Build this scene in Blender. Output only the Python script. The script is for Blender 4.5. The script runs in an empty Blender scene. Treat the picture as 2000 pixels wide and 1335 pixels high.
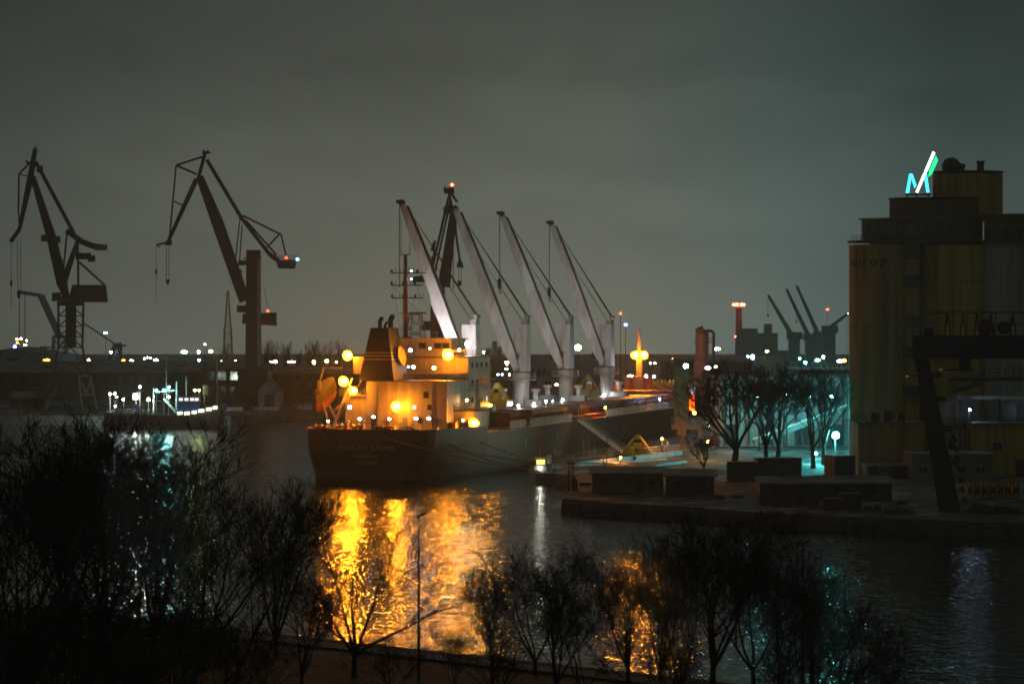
import bpy, math, random
from mathutils import Vector, Matrix

R = math.radians
scene = bpy.context.scene
col = scene.collection

# ------------------------------------------------------------------ camera
FPX, CX, HZ, CAMZ = 5200.0, 1000.0, 630.0, 23.0      # focal length and horizon in photo pixels, eye height in metres
cam_data = bpy.data.cameras.new('camera')
cam = bpy.data.objects.new('camera', cam_data)
col.objects.link(cam)
cam.location = (0, 0, CAMZ)
cam.rotation_euler = (R(90), 0, 0)
cam_data.sensor_width = 36.0
cam_data.lens = FPX / 2000.0 * 36.0
cam_data.shift_y = (HZ - 667.5) / 2000.0
cam_data.clip_start = 1.0
cam_data.clip_end = 9000.0
scene.camera = cam

# ------------------------------------------------------------------ night sky: low cloud lit by the town
world = bpy.data.worlds.new('World')
scene.world = world
world.use_nodes = True
wt = world.node_tree
wt.nodes.clear()
def wn(t, **kw):
    n = wt.nodes.new(t)
    for k, v in kw.items():
        setattr(n, k, v)
    return n
def wmath(op, a, b=None):
    n = wn('ShaderNodeMath', operation=op)
    for i, x in enumerate((a, b)):
        if x is None: continue
        if isinstance(x, (int, float)): n.inputs[i].default_value = x
        else: wt.links.new(x, n.inputs[i])
    return n.outputs[0]
geo = wn('ShaderNodeTexCoord')
sep = wn('ShaderNodeSeparateXYZ'); wt.links.new(geo.outputs['Generated'], sep.inputs[0])
mp = wn('ShaderNodeMapping'); mp.inputs['Scale'].default_value = (1, 1, 2.6)
wt.links.new(geo.outputs['Generated'], mp.inputs[0])
nz = wn('ShaderNodeTexNoise'); nz.inputs['Scale'].default_value = 14; nz.inputs['Detail'].default_value = 6; nz.inputs['Distortion'].default_value = 0.8
wt.links.new(mp.outputs[0], nz.inputs['Vector'])
wob = wmath('MULTIPLY', wmath('SUBTRACT', nz.outputs['Fac'], 0.5), 0.045)
ez = wmath('ADD', wmath('ABSOLUTE', sep.outputs['Z']), wob)
rmp = wn('ShaderNodeValToRGB'); wt.links.new(ez, rmp.inputs[0])
cr = rmp.color_ramp
cr.elements[0].position = 0.0; cr.elements[0].color = (0.128, 0.130, 0.114, 1)
cr.elements[1].position = 1.0; cr.elements[1].color = (0.042, 0.045, 0.041, 1)
for pos, c in ((0.03, (0.108, 0.114, 0.100, 1)), (0.065, (0.072, 0.078, 0.070, 1)), (0.10, (0.046, 0.051, 0.046, 1)), (0.135, (0.034, 0.038, 0.035, 1)), (0.3, (0.038, 0.042, 0.038, 1))):
    e = cr.elements.new(pos); e.color = c
# town glow is a little stronger and bluer to the right of the dock, duller to the left
azr = wn('ShaderNodeMapRange'); azr.inputs['From Min'].default_value = -0.22; azr.inputs['From Max'].default_value = 0.16
wt.links.new(sep.outputs['X'], azr.inputs[0])
tint = wn('ShaderNodeValToRGB'); wt.links.new(azr.outputs[0], tint.inputs[0])
tr = tint.color_ramp
tr.elements[0].position = 0; tr.elements[0].color = (0.48, 0.52, 0.50, 1)
tr.elements[1].position = 1; tr.elements[1].color = (0.42, 0.58, 0.60, 1)
for pos, c in ((0.25, (0.70, 0.75, 0.70, 1)), (0.50, (0.92, 0.96, 0.88, 1)), (0.68, (0.98, 1.05, 0.98, 1)), (0.84, (0.72, 0.94, 0.96, 1))):
    e = tr.elements.new(pos); e.color = c
mx = wn('ShaderNodeMixRGB', blend_type='MULTIPLY'); mx.inputs[0].default_value = 1
wt.links.new(rmp.outputs[0], mx.inputs[1]); wt.links.new(tint.outputs[0], mx.inputs[2])
sky = wn('ShaderNodeTexSky', sky_type='NISHITA'); sky.sun_disc = False
sky.sun_elevation = R(-9); sky.sun_rotation = R(200)
bg1 = wn('ShaderNodeBackground'); wt.links.new(mx.outputs[0], bg1.inputs[0]); bg1.inputs[1].default_value = 1.55
bg2 = wn('ShaderNodeBackground'); wt.links.new(sky.outputs[0], bg2.inputs[0]); bg2.inputs[1].default_value = 0.05
ad = wn('ShaderNodeAddShader'); wt.links.new(bg1.outputs[0], ad.inputs[0]); wt.links.new(bg2.outputs[0], ad.inputs[1])
wo = wn('ShaderNodeOutputWorld'); wt.links.new(ad.outputs[0], wo.inputs[0])

# a trace of moonlight through the cloud
sun_d = bpy.data.lights.new('moon', 'SUN'); sun_d.energy = 0.006; sun_d.angle = R(30); sun_d.color = (0.9, 0.95, 1.0)
sun_o = bpy.data.objects.new('moon', sun_d); col.objects.link(sun_o)
sun_o.rotation_euler = (R(40), 0, R(200))

vs = scene.view_settings
vs.view_transform = 'Standard'; vs.look = 'None'; vs.exposure = 0.0; vs.gamma = 1.0; vs.use_curve_mapping = False
cy = scene.cycles
cy.use_denoising = True
cy.max_bounces = 5; cy.diffuse_bounces = 2; cy.glossy_bounces = 3; cy.transmission_bounces = 3
cy.volume_bounces = 0; cy.transparent_max_bounces = 8
cy.sample_clamp_indirect = 3.0; cy.sample_clamp_direct = 170.0
cy.filter_width = 1.7
cy.use_light_tree = True
HAZE = 0.00026

# ------------------------------------------------------------------ helpers
def W(u, v, Y):
    return Vector(((u - CX) / FPX * Y, Y, CAMZ - (v - HZ) / FPX * Y))
def G(u, v, z):
    Y = FPX * (CAMZ - z) / (v - HZ)
    return Vector(((u - CX) / FPX * Y, Y, z))

class MB:
    def __init__(s):
        s.v, s.f = [], []
    def add(s, vs, fs):
        n = len(s.v)
        s.v.extend([tuple(x) for x in vs]); s.f.extend([tuple(i + n for i in f) for f in fs])
        return s
    def box(s, x0, x1, y0, y1, z0, z1):
        return s.add([(x0,y0,z0),(x1,y0,z0),(x1,y1,z0),(x0,y1,z0),(x0,y0,z1),(x1,y0,z1),(x1,y1,z1),(x0,y1,z1)],
                     [(0,3,2,1),(4,5,6,7),(0,1,5,4),(1,2,6,5),(2,3,7,6),(3,0,4,7)])
    def hexa(s, lo, hi):        # two quads of four corners each
        return s.add(list(lo) + list(hi), [(0,3,2,1),(4,5,6,7),(0,1,5,4),(1,2,6,5),(2,3,7,6),(3,0,4,7)])
    def frame(s, d):
        d = Vector(d).normalized()
        up = Vector((0, 0, 1)) if abs(d.z) < 0.95 else Vector((0, 1, 0))
        a = d.cross(up).normalized(); b = a.cross(d).normalized()
        return a, b
    def bar(s, p, q, w, h=None, w2=None, h2=None):
        p, q = Vector(p), Vector(q)
        if (q - p).length < 1e-6: return s
        h = w if h is None else h
        w2 = w if w2 is None else w2; h2 = h if h2 is None else h2
        a, b = s.frame(q - p)
        def ring(c, w, h): return [c - a*w/2 - b*h/2, c + a*w/2 - b*h/2, c + a*w/2 + b*h/2, c - a*w/2 + b*h/2]
        return s.hexa(ring(p, w, h), ring(q, w2, h2))
    def tube(s, p, q, r, r2=None, n=6, cap=True):
        p, q = Vector(p), Vector(q)
        if (q - p).length < 1e-6: return s
        r2 = r if r2 is None else r2
        a, b = s.frame(q - p)
        vs = []
        for c, rr in ((p, r), (q, r2)):
            for i in range(n):
                t = 2*math.pi*i/n
                vs.append(c + a*math.cos(t)*rr + b*math.sin(t)*rr)
        fs = [(i, (i+1) % n, n + (i+1) % n, n + i) for i in range(n)]
        if cap: fs += [tuple(range(n-1, -1, -1)), tuple(range(n, 2*n))]
        return s.add(vs, fs)
    def path(s, pts, r, n=5):
        for a, b in zip(pts[:-1], pts[1:]): s.tube(a, b, r, n=n)
        return s
    def lathe(s, prof, c=(0,0,0), n=24, a0=0.0, a1=2*math.pi):     # prof [(r,z)...]
        full = abs(a1 - a0 - 2*math.pi) < 1e-6
        m = n if full else n + 1
        vs = []
        for r, z in prof:
            for i in range(m):
                t = a0 + (a1 - a0)*i/n
                vs.append((c[0] + r*math.cos(t), c[1] + r*math.sin(t), c[2] + z))
        fs = []
        for k in range(len(prof) - 1):
            for i in range(n):
                j = (i+1) % m
                fs.append((k*m+i, k*m+j, (k+1)*m+j, (k+1)*m+i))
        if full and prof[0][0] > 1e-4: fs.append(tuple(range(m-1, -1, -1)))
        if full and prof[-1][0] > 1e-4: fs.append(tuple(range((len(prof)-1)*m, len(prof)*m)))
        return s.add(vs, fs)
    def prism(s, poly, z0, z1):
        n = len(poly)
        vs = [(x, y, z0) for x, y in poly] + [(x, y, z1) for x, y in poly]
        fs = [tuple(range(n-1, -1, -1)), tuple(range(n, 2*n))] + [(i, (i+1) % n, n+(i+1) % n, n+i) for i in range(n)]
        return s.add(vs, fs)
    def slab(s, pts, off):          # a polygon in space given thickness along off
        n = len(pts); off = Vector(off)
        vs = [Vector(p) for p in pts] + [Vector(p) + off for p in pts]
        fs = [tuple(range(n-1, -1, -1)), tuple(range(n, 2*n))] + [(i, (i+1) % n, n+(i+1) % n, n+i) for i in range(n)]
        return s.add(vs, fs)
    def ball(s, c, r, sub=1, sc=(1,1,1)):
        rows, seg = 4 + 2*sub, 6 + 2*sub
        vs = [(c[0], c[1], c[2] + r*sc[2])]
        for k in range(1, rows):
            t = math.pi*k/rows
            for i in range(seg):
                a = 2*math.pi*i/seg
                vs.append((c[0] + r*sc[0]*math.sin(t)*math.cos(a), c[1] + r*sc[1]*math.sin(t)*math.sin(a), c[2] + r*sc[2]*math.cos(t)))
        vs.append((c[0], c[1], c[2] - r*sc[2]))
        fs = [(0, 1+i, 1+(i+1) % seg) for i in range(seg)]
        for k in range(rows-2):
            for i in range(seg):
                fs.append((1+k*seg+i, 1+(k+1)*seg+i, 1+(k+1)*seg+(i+1) % seg, 1+k*seg+(i+1) % seg))
        L = len(vs) - 1
        fs += [(L, 1+(rows-2)*seg+(i+1) % seg, 1+(rows-2)*seg+i) for i in range(seg)]
        return s.add(vs, fs)
    def ico(s, c, r):
        t = (1 + 5**.5)/2; k = r/math.sqrt(1+t*t)
        vs = [(-1,t,0),(1,t,0),(-1,-t,0),(1,-t,0),(0,-1,t),(0,1,t),(0,-1,-t),(0,1,-t),(t,0,-1),(t,0,1),(-t,0,-1),(-t,0,1)]
        vs = [(c[0]+x*k, c[1]+y*k, c[2]+z*k) for x, y, z in vs]
        return s.add(vs, [(0,11,5),(0,5,1),(0,1,7),(0,7,10),(0,10,11),(1,5,9),(5,11,4),(11,10,2),(10,7,6),(7,1,8),(3,9,4),(3,4,2),(3,2,6),(3,6,8),(3,8,9),(4,9,5),(2,4,11),(6,2,10),(8,6,7),(9,8,1)])
    def truss(s, p, q, w0, w1, n, t, t2=None, sides=4):       # lattice girder with square section w0 -> w1
        p, q = Vector(p), Vector(q); t2 = t2 or t*0.6
        a, b = s.frame(q - p)
        def cor(k):
            f = k/n; c = p.lerp(q, f); w = (w0 + (w1-w0)*f)/2
            return [c - a*w - b*w, c + a*w - b*w, c + a*w + b*w, c - a*w + b*w]
        R_ = [cor(k) for k in range(n+1)]
        for i in range(4): s.bar(R_[0][i], R_[n][i], t)
        for k in range(n):
            for i in range(4):
                j = (i+1) % 4
                s.bar(R_[k+1][i], R_[k+1][j], t2)
                if k % 2: s.bar(R_[k][i], R_[k+1][j], t2)
                else: s.bar(R_[k][j], R_[k+1][i], t2)
        return s
    def rail(s, pts, h=1.05, step=1.6, t=0.06, rails=3):
        for p, q in zip(pts[:-1], pts[1:]):
            p, q = Vector(p), Vector(q); L = (q-p).length; n = max(1, int(round(L/step)))
            for k in range(n+1):
                c = p.lerp(q, k/n); s.bar(c, c + Vector((0,0,h)), t)
            for k in range(1, rails+1):
                z = Vector((0,0,h*k/rails)); s.bar(p+z, q+z, t)
        return s
    def build(s, name, mat, parent=None, smooth=False, loc=None):
        me = bpy.data.meshes.new(name)
        me.from_pydata(s.v, [], s.f)
        me.materials.append(mat)
        if smooth: me.shade_smooth()
        me.update()
        o = bpy.data.objects.new(name, me); col.objects.link(o)
        if parent is not None: o.parent = parent
        if loc is not None: o.location = loc
        return o
def tag(o, label, cat, group=None):
    o['label'] = label; o['category'] = cat
    if group: o['group'] = group
    return o
def thing(name, label, cat, loc=(0,0,0), rz=0.0, group=None):
    o = bpy.data.objects.new(name, None); o.empty_display_size = 0.5; col.objects.link(o)
    o.location = loc; o.rotation_euler = (0, 0, rz)
    return tag(o, label, cat, group)
def struct(o):
    o['kind'] = 'structure'; return o
def stuff(o, label=None, cat=None):
    o['kind'] = 'stuff'
    if label: o['label'] = label
    if cat: o['category'] = cat
    return o
def copy_tree(o, parent=None):
    c = o.copy(); col.objects.link(c); c.parent = parent
    for ch in o.children: copy_tree(ch, c)
    return c

# ------------------------------------------------------------------ materials
MATS = {}
def mat(name, c, rough=0.6, metal=0.0, c2=None, scale=0.6, stretch=(1,1,1), fine=0.0, bump=0.0, spec=0.5, ramp=(0.35, 0.7)):
    """paint or stone: two tones mixed by noise (stretched for runs and streaks), slight fine relief"""
    if name in MATS: return MATS[name]
    m = bpy.data.materials.new(name); m.use_nodes = True
    nt = m.node_tree; b = nt.nodes['Principled BSDF']
    b.inputs['Roughness'].default_value = rough; b.inputs['Metallic'].default_value = metal
    b.inputs['Specular IOR Level'].default_value = spec
    if c2 is None: c2 = tuple(x*0.72 for x in c)
    tc = nt.nodes.new('ShaderNodeTexCoord'); mp = nt.nodes.new('ShaderNodeMapping'); mp.inputs['Scale'].default_value = stretch
    nt.links.new(tc.outputs['Object'], mp.inputs[0])
    n1 = nt.nodes.new('ShaderNodeTexNoise'); n1.inputs['Scale'].default_value = scale; n1.inputs['Detail'].default_value = 6; n1.inputs['Roughness'].default_value = 0.62
    nt.links.new(mp.outputs[0], n1.inputs['Vector'])
    rp = nt.nodes.new('ShaderNodeValToRGB'); rp.color_ramp.elements[0].position = ramp[0]; rp.color_ramp.elements[1].position = ramp[1]
    rp.color_ramp.elements[0].color = (*c, 1); rp.color_ramp.elements[1].color = (*c2, 1)
    nt.links.new(n1.outputs['Fac'], rp.inputs[0]); nt.links.new(rp.outputs[0], b.inputs['Base Color'])
    if bump:
        n2 = nt.nodes.new('ShaderNodeTexNoise'); n2.inputs['Scale'].default_value = fine or 6; n2.inputs['Detail'].default_value = 3
        nt.links.new(mp.outputs[0], n2.inputs['Vector'])
        bp = nt.nodes.new('ShaderNodeBump'); bp.inputs['Strength'].default_value = bump; bp.inputs['Distance'].default_value = 0.05
        nt.links.new(n2.outputs['Fac'], bp.inputs['Height']); nt.links.new(bp.outputs[0], b.inputs['Normal'])
    MATS[name] = m
    return m
def emis(name, c, s):
    if name in MATS: return MATS[name]
    m = bpy.data.materials.new(name); m.use_nodes = True
    if 'window' in name or s < 3: m.cycles.emission_sampling = 'NONE'
    nt = m.node_tree; nt.nodes.clear()
    e = nt.nodes.new('ShaderNodeEmission'); e.inputs[0].default_value = (*c, 1); e.inputs[1].default_value = s
    o = nt.nodes.new('ShaderNodeOutputMaterial'); nt.links.new(e.outputs[0], o.inputs[0])
    MATS[name] = m
    return m
def corrugated(name, c, c2, freq=3.0, rough=0.55, metal=0.0, axis=0):
    if name in MATS: return MATS[name]
    m = mat(name, c, rough, metal, c2, 0.5, (1, 1, 0.25))
    nt = m.node_tree; b = nt.nodes['Principled BSDF']
    tc = nt.nodes.new('ShaderNodeTexCoord'); sp = nt.nodes.new('ShaderNodeSeparateXYZ'); nt.links.new(tc.outputs['Object'], sp.inputs[0])
    ad = nt.nodes.new('ShaderNodeMath'); ad.operation = 'ADD'
    nt.links.new(sp.outputs[0], ad.inputs[0]); nt.links.new(sp.outputs[1], ad.inputs[1])
    mu = nt.nodes.new('ShaderNodeMath'); mu.operation = 'MULTIPLY'; mu.inputs[1].default_value = 2*math.pi*freq; nt.links.new(ad.outputs[0], mu.inputs[0])
    si = nt.nodes.new('ShaderNodeMath'); si.operation = 'SINE'; nt.links.new(mu.outputs[0], si.inputs[0])
    bp = nt.nodes.new('ShaderNodeBump'); bp.inputs['Strength'].default_value = 0.6; bp.inputs['Distance'].default_value = 0.04
    nt.links.new(si.outputs[0], bp.inputs['Height']); nt.links.new(bp.outputs[0], b.inputs['Normal'])
    return m

M_white = mat('white_paint', (0.62, 0.60, 0.56), 0.45, c2=(0.42, 0.37, 0.32), scale=0.35, stretch=(1, 1, 0.3))
M_cream = mat('cream_paint', (0.66, 0.60, 0.50), 0.5, c2=(0.40, 0.30, 0.20), scale=0.5, stretch=(2.2, 2.2, 0.16))
M_hull = mat('hull_black', (0.042, 0.036, 0.034), 0.5, c2=(0.075, 0.052, 0.038), scale=0.35, stretch=(1.6, 1.6, 0.12), bump=0.25, fine=0.8)
def add_plates(m, w, h, dark):
    nt = m.node_tree; b = nt.nodes['Principled BSDF']; src = b.inputs['Base Color'].links[0].from_socket
    tc = nt.nodes.new('ShaderNodeTexCoord'); sp = nt.nodes.new('ShaderNodeSeparateXYZ'); nt.links.new(tc.outputs['Object'], sp.inputs[0])
    ad = nt.nodes.new('ShaderNodeMath'); nt.links.new(sp.outputs[0], ad.inputs[0]); nt.links.new(sp.outputs[1], ad.inputs[1])
    cb = nt.nodes.new('ShaderNodeCombineXYZ'); nt.links.new(ad.outputs[0], cb.inputs[0]); nt.links.new(sp.outputs[2], cb.inputs[1])
    br = nt.nodes.new('ShaderNodeTexBrick'); br.inputs['Scale'].default_value = 1; br.inputs['Brick Width'].default_value = w; br.inputs['Row Height'].default_value = h; br.inputs['Mortar Size'].default_value = 0.05; br.inputs['Mortar Smooth'].default_value = 0.5
    br.inputs['Color1'].default_value = (1, 1, 1, 1); br.inputs['Color2'].default_value = (.82, .80, .78, 1); br.inputs['Mortar'].default_value = (dark, dark, dark, 1)
    nt.links.new(cb.outputs[0], br.inputs['Vector'])
    mx = nt.nodes.new('ShaderNodeMixRGB'); mx.blend_type = 'MULTIPLY'; mx.inputs[0].default_value = 1
    nt.links.new(src, mx.inputs[1]); nt.links.new(br.outputs['Color'], mx.inputs[2]); nt.links.new(mx.outputs[0], b.inputs['Base Color'])
add_plates(M_hull, 7.5, 1.9, .5)
M_boot = mat('boot_red', (0.16, 0.075, 0.06), 0.6, c2=(0.10, 0.07, 0.06), scale=0.3)
M_deckred = mat('deck_red', (0.15, 0.045, 0.035), 0.6, c2=(0.09, 0.04, 0.035), scale=0.5)
M_hatch = mat('hatch_brown', (0.12, 0.055, 0.04), 0.55, c2=(0.07, 0.04, 0.035), scale=0.6)
M_funnel = mat('funnel_dark', (0.020, 0.013, 0.009), 0.6, c2=(0.012, 0.010, 0.009), scale=0.5, stretch=(1, 1, 0.4))
M_dark = mat('dark_steel', (0.035, 0.033, 0.032), 0.55, c2=(0.055, 0.045, 0.038), scale=0.5)
M_craneblack = mat('crane_dark', (0.030, 0.030, 0.028), 0.6, c2=(0.05, 0.042, 0.035), scale=0.3)
M_cranegreen = mat('crane_green', (0.035, 0.055, 0.042), 0.6, c2=(0.05, 0.05, 0.04), scale=0.3)
M_grey = mat('grey_steel', (0.28, 0.28, 0.28), 0.5, c2=(0.18, 0.17, 0.16), scale=0.4)
M_jib = mat('crane_white', (0.72, 0.69, 0.70), 0.5, c2=(0.36, 0.31, 0.30), scale=0.55, stretch=(1.2, 1.2, 0.3))
M_yellow = mat('yellow_paint', (0.62, 0.40, 0.03), 0.5, c2=(0.42, 0.25, 0.03), scale=0.7)
M_ochre = mat('ochre_dark', (0.17, 0.12, 0.03), 0.6, c2=(0.10, 0.075, 0.03), scale=0.7)
M_orange = mat('orange_paint', (0.55, 0.13, 0.02), 0.5, c2=(0.35, 0.09, 0.03), scale=0.7)
M_red = mat('red_paint', (0.42, 0.05, 0.035), 0.5, c2=(0.28, 0.05, 0.04), scale=0.7)
M_rope = mat('rope', (0.42, 0.36, 0.26), 0.9, c2=(0.3, 0.25, 0.18), scale=2)
M_wire = mat('wire_rope', (0.03, 0.03, 0.03), 0.5)
M_glass = mat('dark_glass', (0.02, 0.022, 0.025), 0.08, c2=(0.03, 0.03, 0.03))
M_blue = mat('blue_paint', (0.03, 0.09, 0.42), 0.5, c2=(0.03, 0.07, 0.28), scale=0.8)
M_navy = mat('navy_paint', (0.018, 0.022, 0.06), 0.55, c2=(0.02, 0.02, 0.035), scale=0.5)
M_mastrust = mat('mast_buff', (0.30, 0.13, 0.055), 0.55, c2=(0.20, 0.10, 0.06), scale=0.8)
M_snow = mat('thin_snow', (0.62, 0.63, 0.64), 0.8, c2=(0.40, 0.40, 0.40), scale=0.5)
M_snowroof = mat('dusted_roof', (0.30, 0.30, 0.30), 0.85, c2=(0.12, 0.12, 0.12), scale=0.25, ramp=(0.4, 0.62))
M_concrete = mat('concrete', (0.24, 0.235, 0.22), 0.8, c2=(0.15, 0.145, 0.135), scale=0.3, stretch=(1, 1, 0.3), bump=0.3)
M_darkwall = mat('dark_wall', (0.075, 0.068, 0.062), 0.8, c2=(0.045, 0.042, 0.04), scale=0.25)
M_brick = mat('sooty_brick', (0.13, 0.065, 0.045), 0.85, c2=(0.08, 0.05, 0.04), scale=0.6)
M_pale = mat('pale_render', (0.32, 0.31, 0.29), 0.8, c2=(0.22, 0.21, 0.19), scale=0.4)
M_bark = mat('bark', (0.020, 0.017, 0.014), 0.95, c2=(0.012, 0.010, 0.009), scale=1.5)
M_leaf = mat('withered_leaf', (0.05, 0.032, 0.018), 0.8, c2=(0.03, 0.02, 0.012), scale=3)
M_wood = mat('weathered_wood', (0.12, 0.10, 0.075), 0.8, c2=(0.08, 0.065, 0.05), scale=1.0, stretch=(1, 1, 0.3))

LAMP = {   # colour, strength of the glass
    'sodium': ((1.0, 0.30, 0.011), 2500), 'sodium_s': ((1.0, 0.31, 0.012), 1700), 'white': ((0.58, 0.82, 1.0), 46), 'white_s': ((0.76, 0.90, 1.0), 60),
    'warm': ((1.0, 0.55, 0.18), 110), 'teal': ((0.10, 0.85, 0.85), 900), 'teal_s': ((0.13, 0.9, 0.9), 420), 'green': ((0.75, 1.0, 0.30), 180),
    'red': ((1.0, 0.03, 0.01), 60), 'blue': ((0.05, 0.08, 1.0), 60), 'cold': ((0.42, 0.68, 1.0), 420), 'big': ((0.82, 1.0, 0.80), 240), 'orange_s': ((1.0, 0.30, 0.02), 40),
    'deck': ((0.86, 0.96, 0.92), 420),
}
SPILL = {'sodium': 0.25, 'sodium_s': 0.2, 'teal': 0.3, 'teal_s': 0.3, 'big': 0.35, 'cold': 0.3}
QUIET = ('white_s', 'warm', 'green', 'red', 'blue', 'orange_s')      # faint lamps: seen, but too weak to be worth sampling
def lens_mat(k):
    m = emis('lamp_' + k, *LAMP[k])
    if k in QUIET: m.cycles.emission_sampling = 'NONE'
    return m
def bulb_mat(k): return emis('bulb_' + k, LAMP[k][0], LAMP[k][1]*SPILL.get(k, 0.06))
def glass(p, r, key, parent, tilt=0.10, wide=1.0):
    """a floodlight's domed front glass, facing the harbour (y-), with the bare bulb's spill behind it"""
    p = Vector(p); m = MB(); n = 8
    ct, st_ = math.cos(tilt), math.sin(tilt)
    def pt(rr, t, dy): 
        x, y, z = rr*math.cos(t)*wide, -dy, rr*math.sin(t)/wide
        return (p.x + x, p.y + y*ct + z*st_*-1, p.z + z*ct - dy*st_)
    vs = [pt(0, 0, r*.25)] + [pt(r, 2*math.pi*k/n, 0) for k in range(n)]
    fs = [(0, 1+k, 1+(k+1) % n) for k in range(n)]
    m.add(vs, fs); o = m.build('lens', lens_mat(key), parent)
    if key.startswith('sodium'):      # white bowl added round the glass to make an orange glow ring
        d = MB(); n2 = 14
        d.add([pt(r*1.02, 2*math.pi*k/n2, -.03) for k in range(n2)] + [pt(r*2.0, 2*math.pi*k/n2, r*.55) for k in range(n2)], [(k, (k+1) % n2, n2+(k+1) % n2, n2+k) for k in range(n2)])
        d.build('glow_bowl', M_white, parent)
    rim = MB(); rim.tube((p.x, p.y + .02, p.z), (p.x, p.y + .12, p.z), r*1.12, r*1.05, n=10); rim.build('rim', M_dark, parent)
    if key in SPILL and key != 'cold': MB().ico((p.x, p.y + .12 + r*.75, p.z), r*.6).build('bulb', bulb_mat(key), parent)
    return o

# ================================================================== SETTING
rng = random.Random(7)
# ---- water
def water_mat():
    m = bpy.data.materials.new('harbour_water'); m.use_nodes = True
    nt = m.node_tree; b = nt.nodes['Principled BSDF']
    b.inputs['Base Color'].default_value = (0.010, 0.013, 0.012, 1); b.inputs['Roughness'].default_value = 0.12; b.inputs['IOR'].default_value = 1.33
    g = nt.nodes.new('ShaderNodeNewGeometry')
    hs = []
    for sc, st, amp, det in ((1.25, (1.0, 0.80, 1), 0.135, 1.0), (0.55, (1.0, 0.8, 1), 0.16, 1.5), (3.4, (1.0, 0.8, 1), 0.012, 0.0)):
        mp = nt.nodes.new('ShaderNodeMapping'); mp.inputs['Scale'].default_value = st; mp.inputs['Rotation'].default_value = (0, 0, R(-9))
        nt.links.new(g.outputs['Position'], mp.inputs[0])
        n = nt.nodes.new('ShaderNodeTexNoise'); n.inputs['Scale'].default_value = sc; n.inputs['Detail'].default_value = det; n.inputs['Distortion'].default_value = 0.4
        nt.links.new(mp.outputs[0], n.inputs['Vector'])
        mu = nt.nodes.new('ShaderNodeMath'); mu.operation = 'MULTIPLY'; mu.inputs[1].default_value = amp; nt.links.new(n.outputs['Fac'], mu.inputs[0])
        hs.append(mu.outputs[0])
    a = nt.nodes.new('ShaderNodeMath'); nt.links.new(hs[0], a.inputs[0]); nt.links.new(hs[1], a.inputs[1])
    a2 = nt.nodes.new('ShaderNodeMath'); nt.links.new(a.outputs[0], a2.inputs[0]); nt.links.new(hs[2], a2.inputs[1])
    # calmer and rougher patches drift across the basin
    mp = nt.nodes.new('ShaderNodeMapping'); mp.inputs['Scale'].default_value = (0.012, 0.035, 1); nt.links.new(g.outputs['Position'], mp.inputs[0])
    pn = nt.nodes.new('ShaderNodeTexNoise'); pn.inputs['Scale'].default_value = 1; pn.inputs['Detail'].default_value = 3; nt.links.new(mp.outputs[0], pn.inputs['Vector'])
    mr = nt.nodes.new('ShaderNodeMapRange'); mr.inputs['From Min'].default_value = 0.35; mr.inputs['From Max'].default_value = 0.65; mr.inputs['To Min'].default_value = 0.65; mr.inputs['To Max'].default_value = 1.15
    nt.links.new(pn.outputs['Fac'], mr.inputs[0])
    a3 = nt.nodes.new('ShaderNodeMath'); a3.operation = 'MULTIPLY'; nt.links.new(a2.outputs[0], a3.inputs[0]); nt.links.new(mr.outputs[0], a3.inputs[1])
    bp = nt.nodes.new('ShaderNodeBump'); bp.inputs['Strength'].default_value = 1.0; bp.inputs['Distance'].default_value = 1.0
    nt.links.new(a3.outputs[0], bp.inputs['Height']); nt.links.new(bp.outputs[0], b.inputs['Normal'])
    return m
M_water = water_mat()
struct(MB().add([(-1400, 20, 0), (1400, 20, 0), (1400, 1500, 0), (-1400, 1500, 0)], [(0, 1, 2, 3)]).build('water', M_water))

# ---- ground material: dark asphalt and cinders, thin snow lying in patches
def ground_mat(name, dark, snow, sc, lo, hi):
    m = mat(name, dark, 0.85, c2=snow, scale=sc, ramp=(lo, hi), bump=0.5, fine=3)
    return m
M_ground = ground_mat('snowy_ground', (0.055, 0.052, 0.048), (0.36, 0.36, 0.36), 0.22, 0.46, 0.62)
M_quay = ground_mat('quay_ground', (0.045, 0.042, 0.038), (0.30, 0.30, 0.29), 0.30, 0.47, 0.66)
M_bank = ground_mat('bank_grass', (0.016, 0.014, 0.011), (0.08, 0.08, 0.08), 0.35, 0.52, 0.72)
M_slope = mat('bank_stones', (0.05, 0.046, 0.04), 0.9, c2=(0.03, 0.028, 0.025), scale=1.2, bump=0.8, fine=2)
M_path = mat('trodden_snow', (0.17, 0.17, 0.17), 0.9, c2=(0.07, 0.07, 0.07), scale=0.8, bump=0.4, fine=3)

def land(name, edge, z, back, M, slope=3.0, zfoot=-0.6):
    """edge: list of (x,y) seen along the water, back: list of (x,y) closing the sheet"""
    poly = list(edge) + list(back)
    top = MB(); top.add([(x, y, z) for x, y in poly], [tuple(range(len(poly)))])
    o = struct(top.build(name, M)); return o
def bank_strip(name, edge, z, M, out, zfoot=-0.8, wob=0.0, sub=6, parent=None):
    rr = random.Random(5); pts = []
    for (a, b) in zip(edge[:-1], edge[1:]):
        for k in range(sub): pts.append(Vector((a[0]+(b[0]-a[0])*k/sub, a[1]+(b[1]-a[1])*k/sub, 0)))
    pts.append(Vector((edge[-1][0], edge[-1][1], 0)))
    mb = MB(); vs = []
    for p in pts:
        w = rr.uniform(-wob, wob)
        vs += [(p.x, p.y, z), (p.x + out[0]*(0.35+w*.3), p.y + out[1]*(0.35+w*.3), z - 0.5 + w*0.3), (p.x + out[0]*(1+w), p.y + out[1]*(1+w), zfoot)]
    fs = []
    for k in range(len(pts)-1):
        for j in range(2): fs.append((k*3+j, k*3+j+1, k*3+3+j+1, k*3+3+j))
    mb.add(vs, fs)
    o = mb.build(name, M, parent)
    return struct(o) if parent is None else o

ZQ = 1.6
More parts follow.
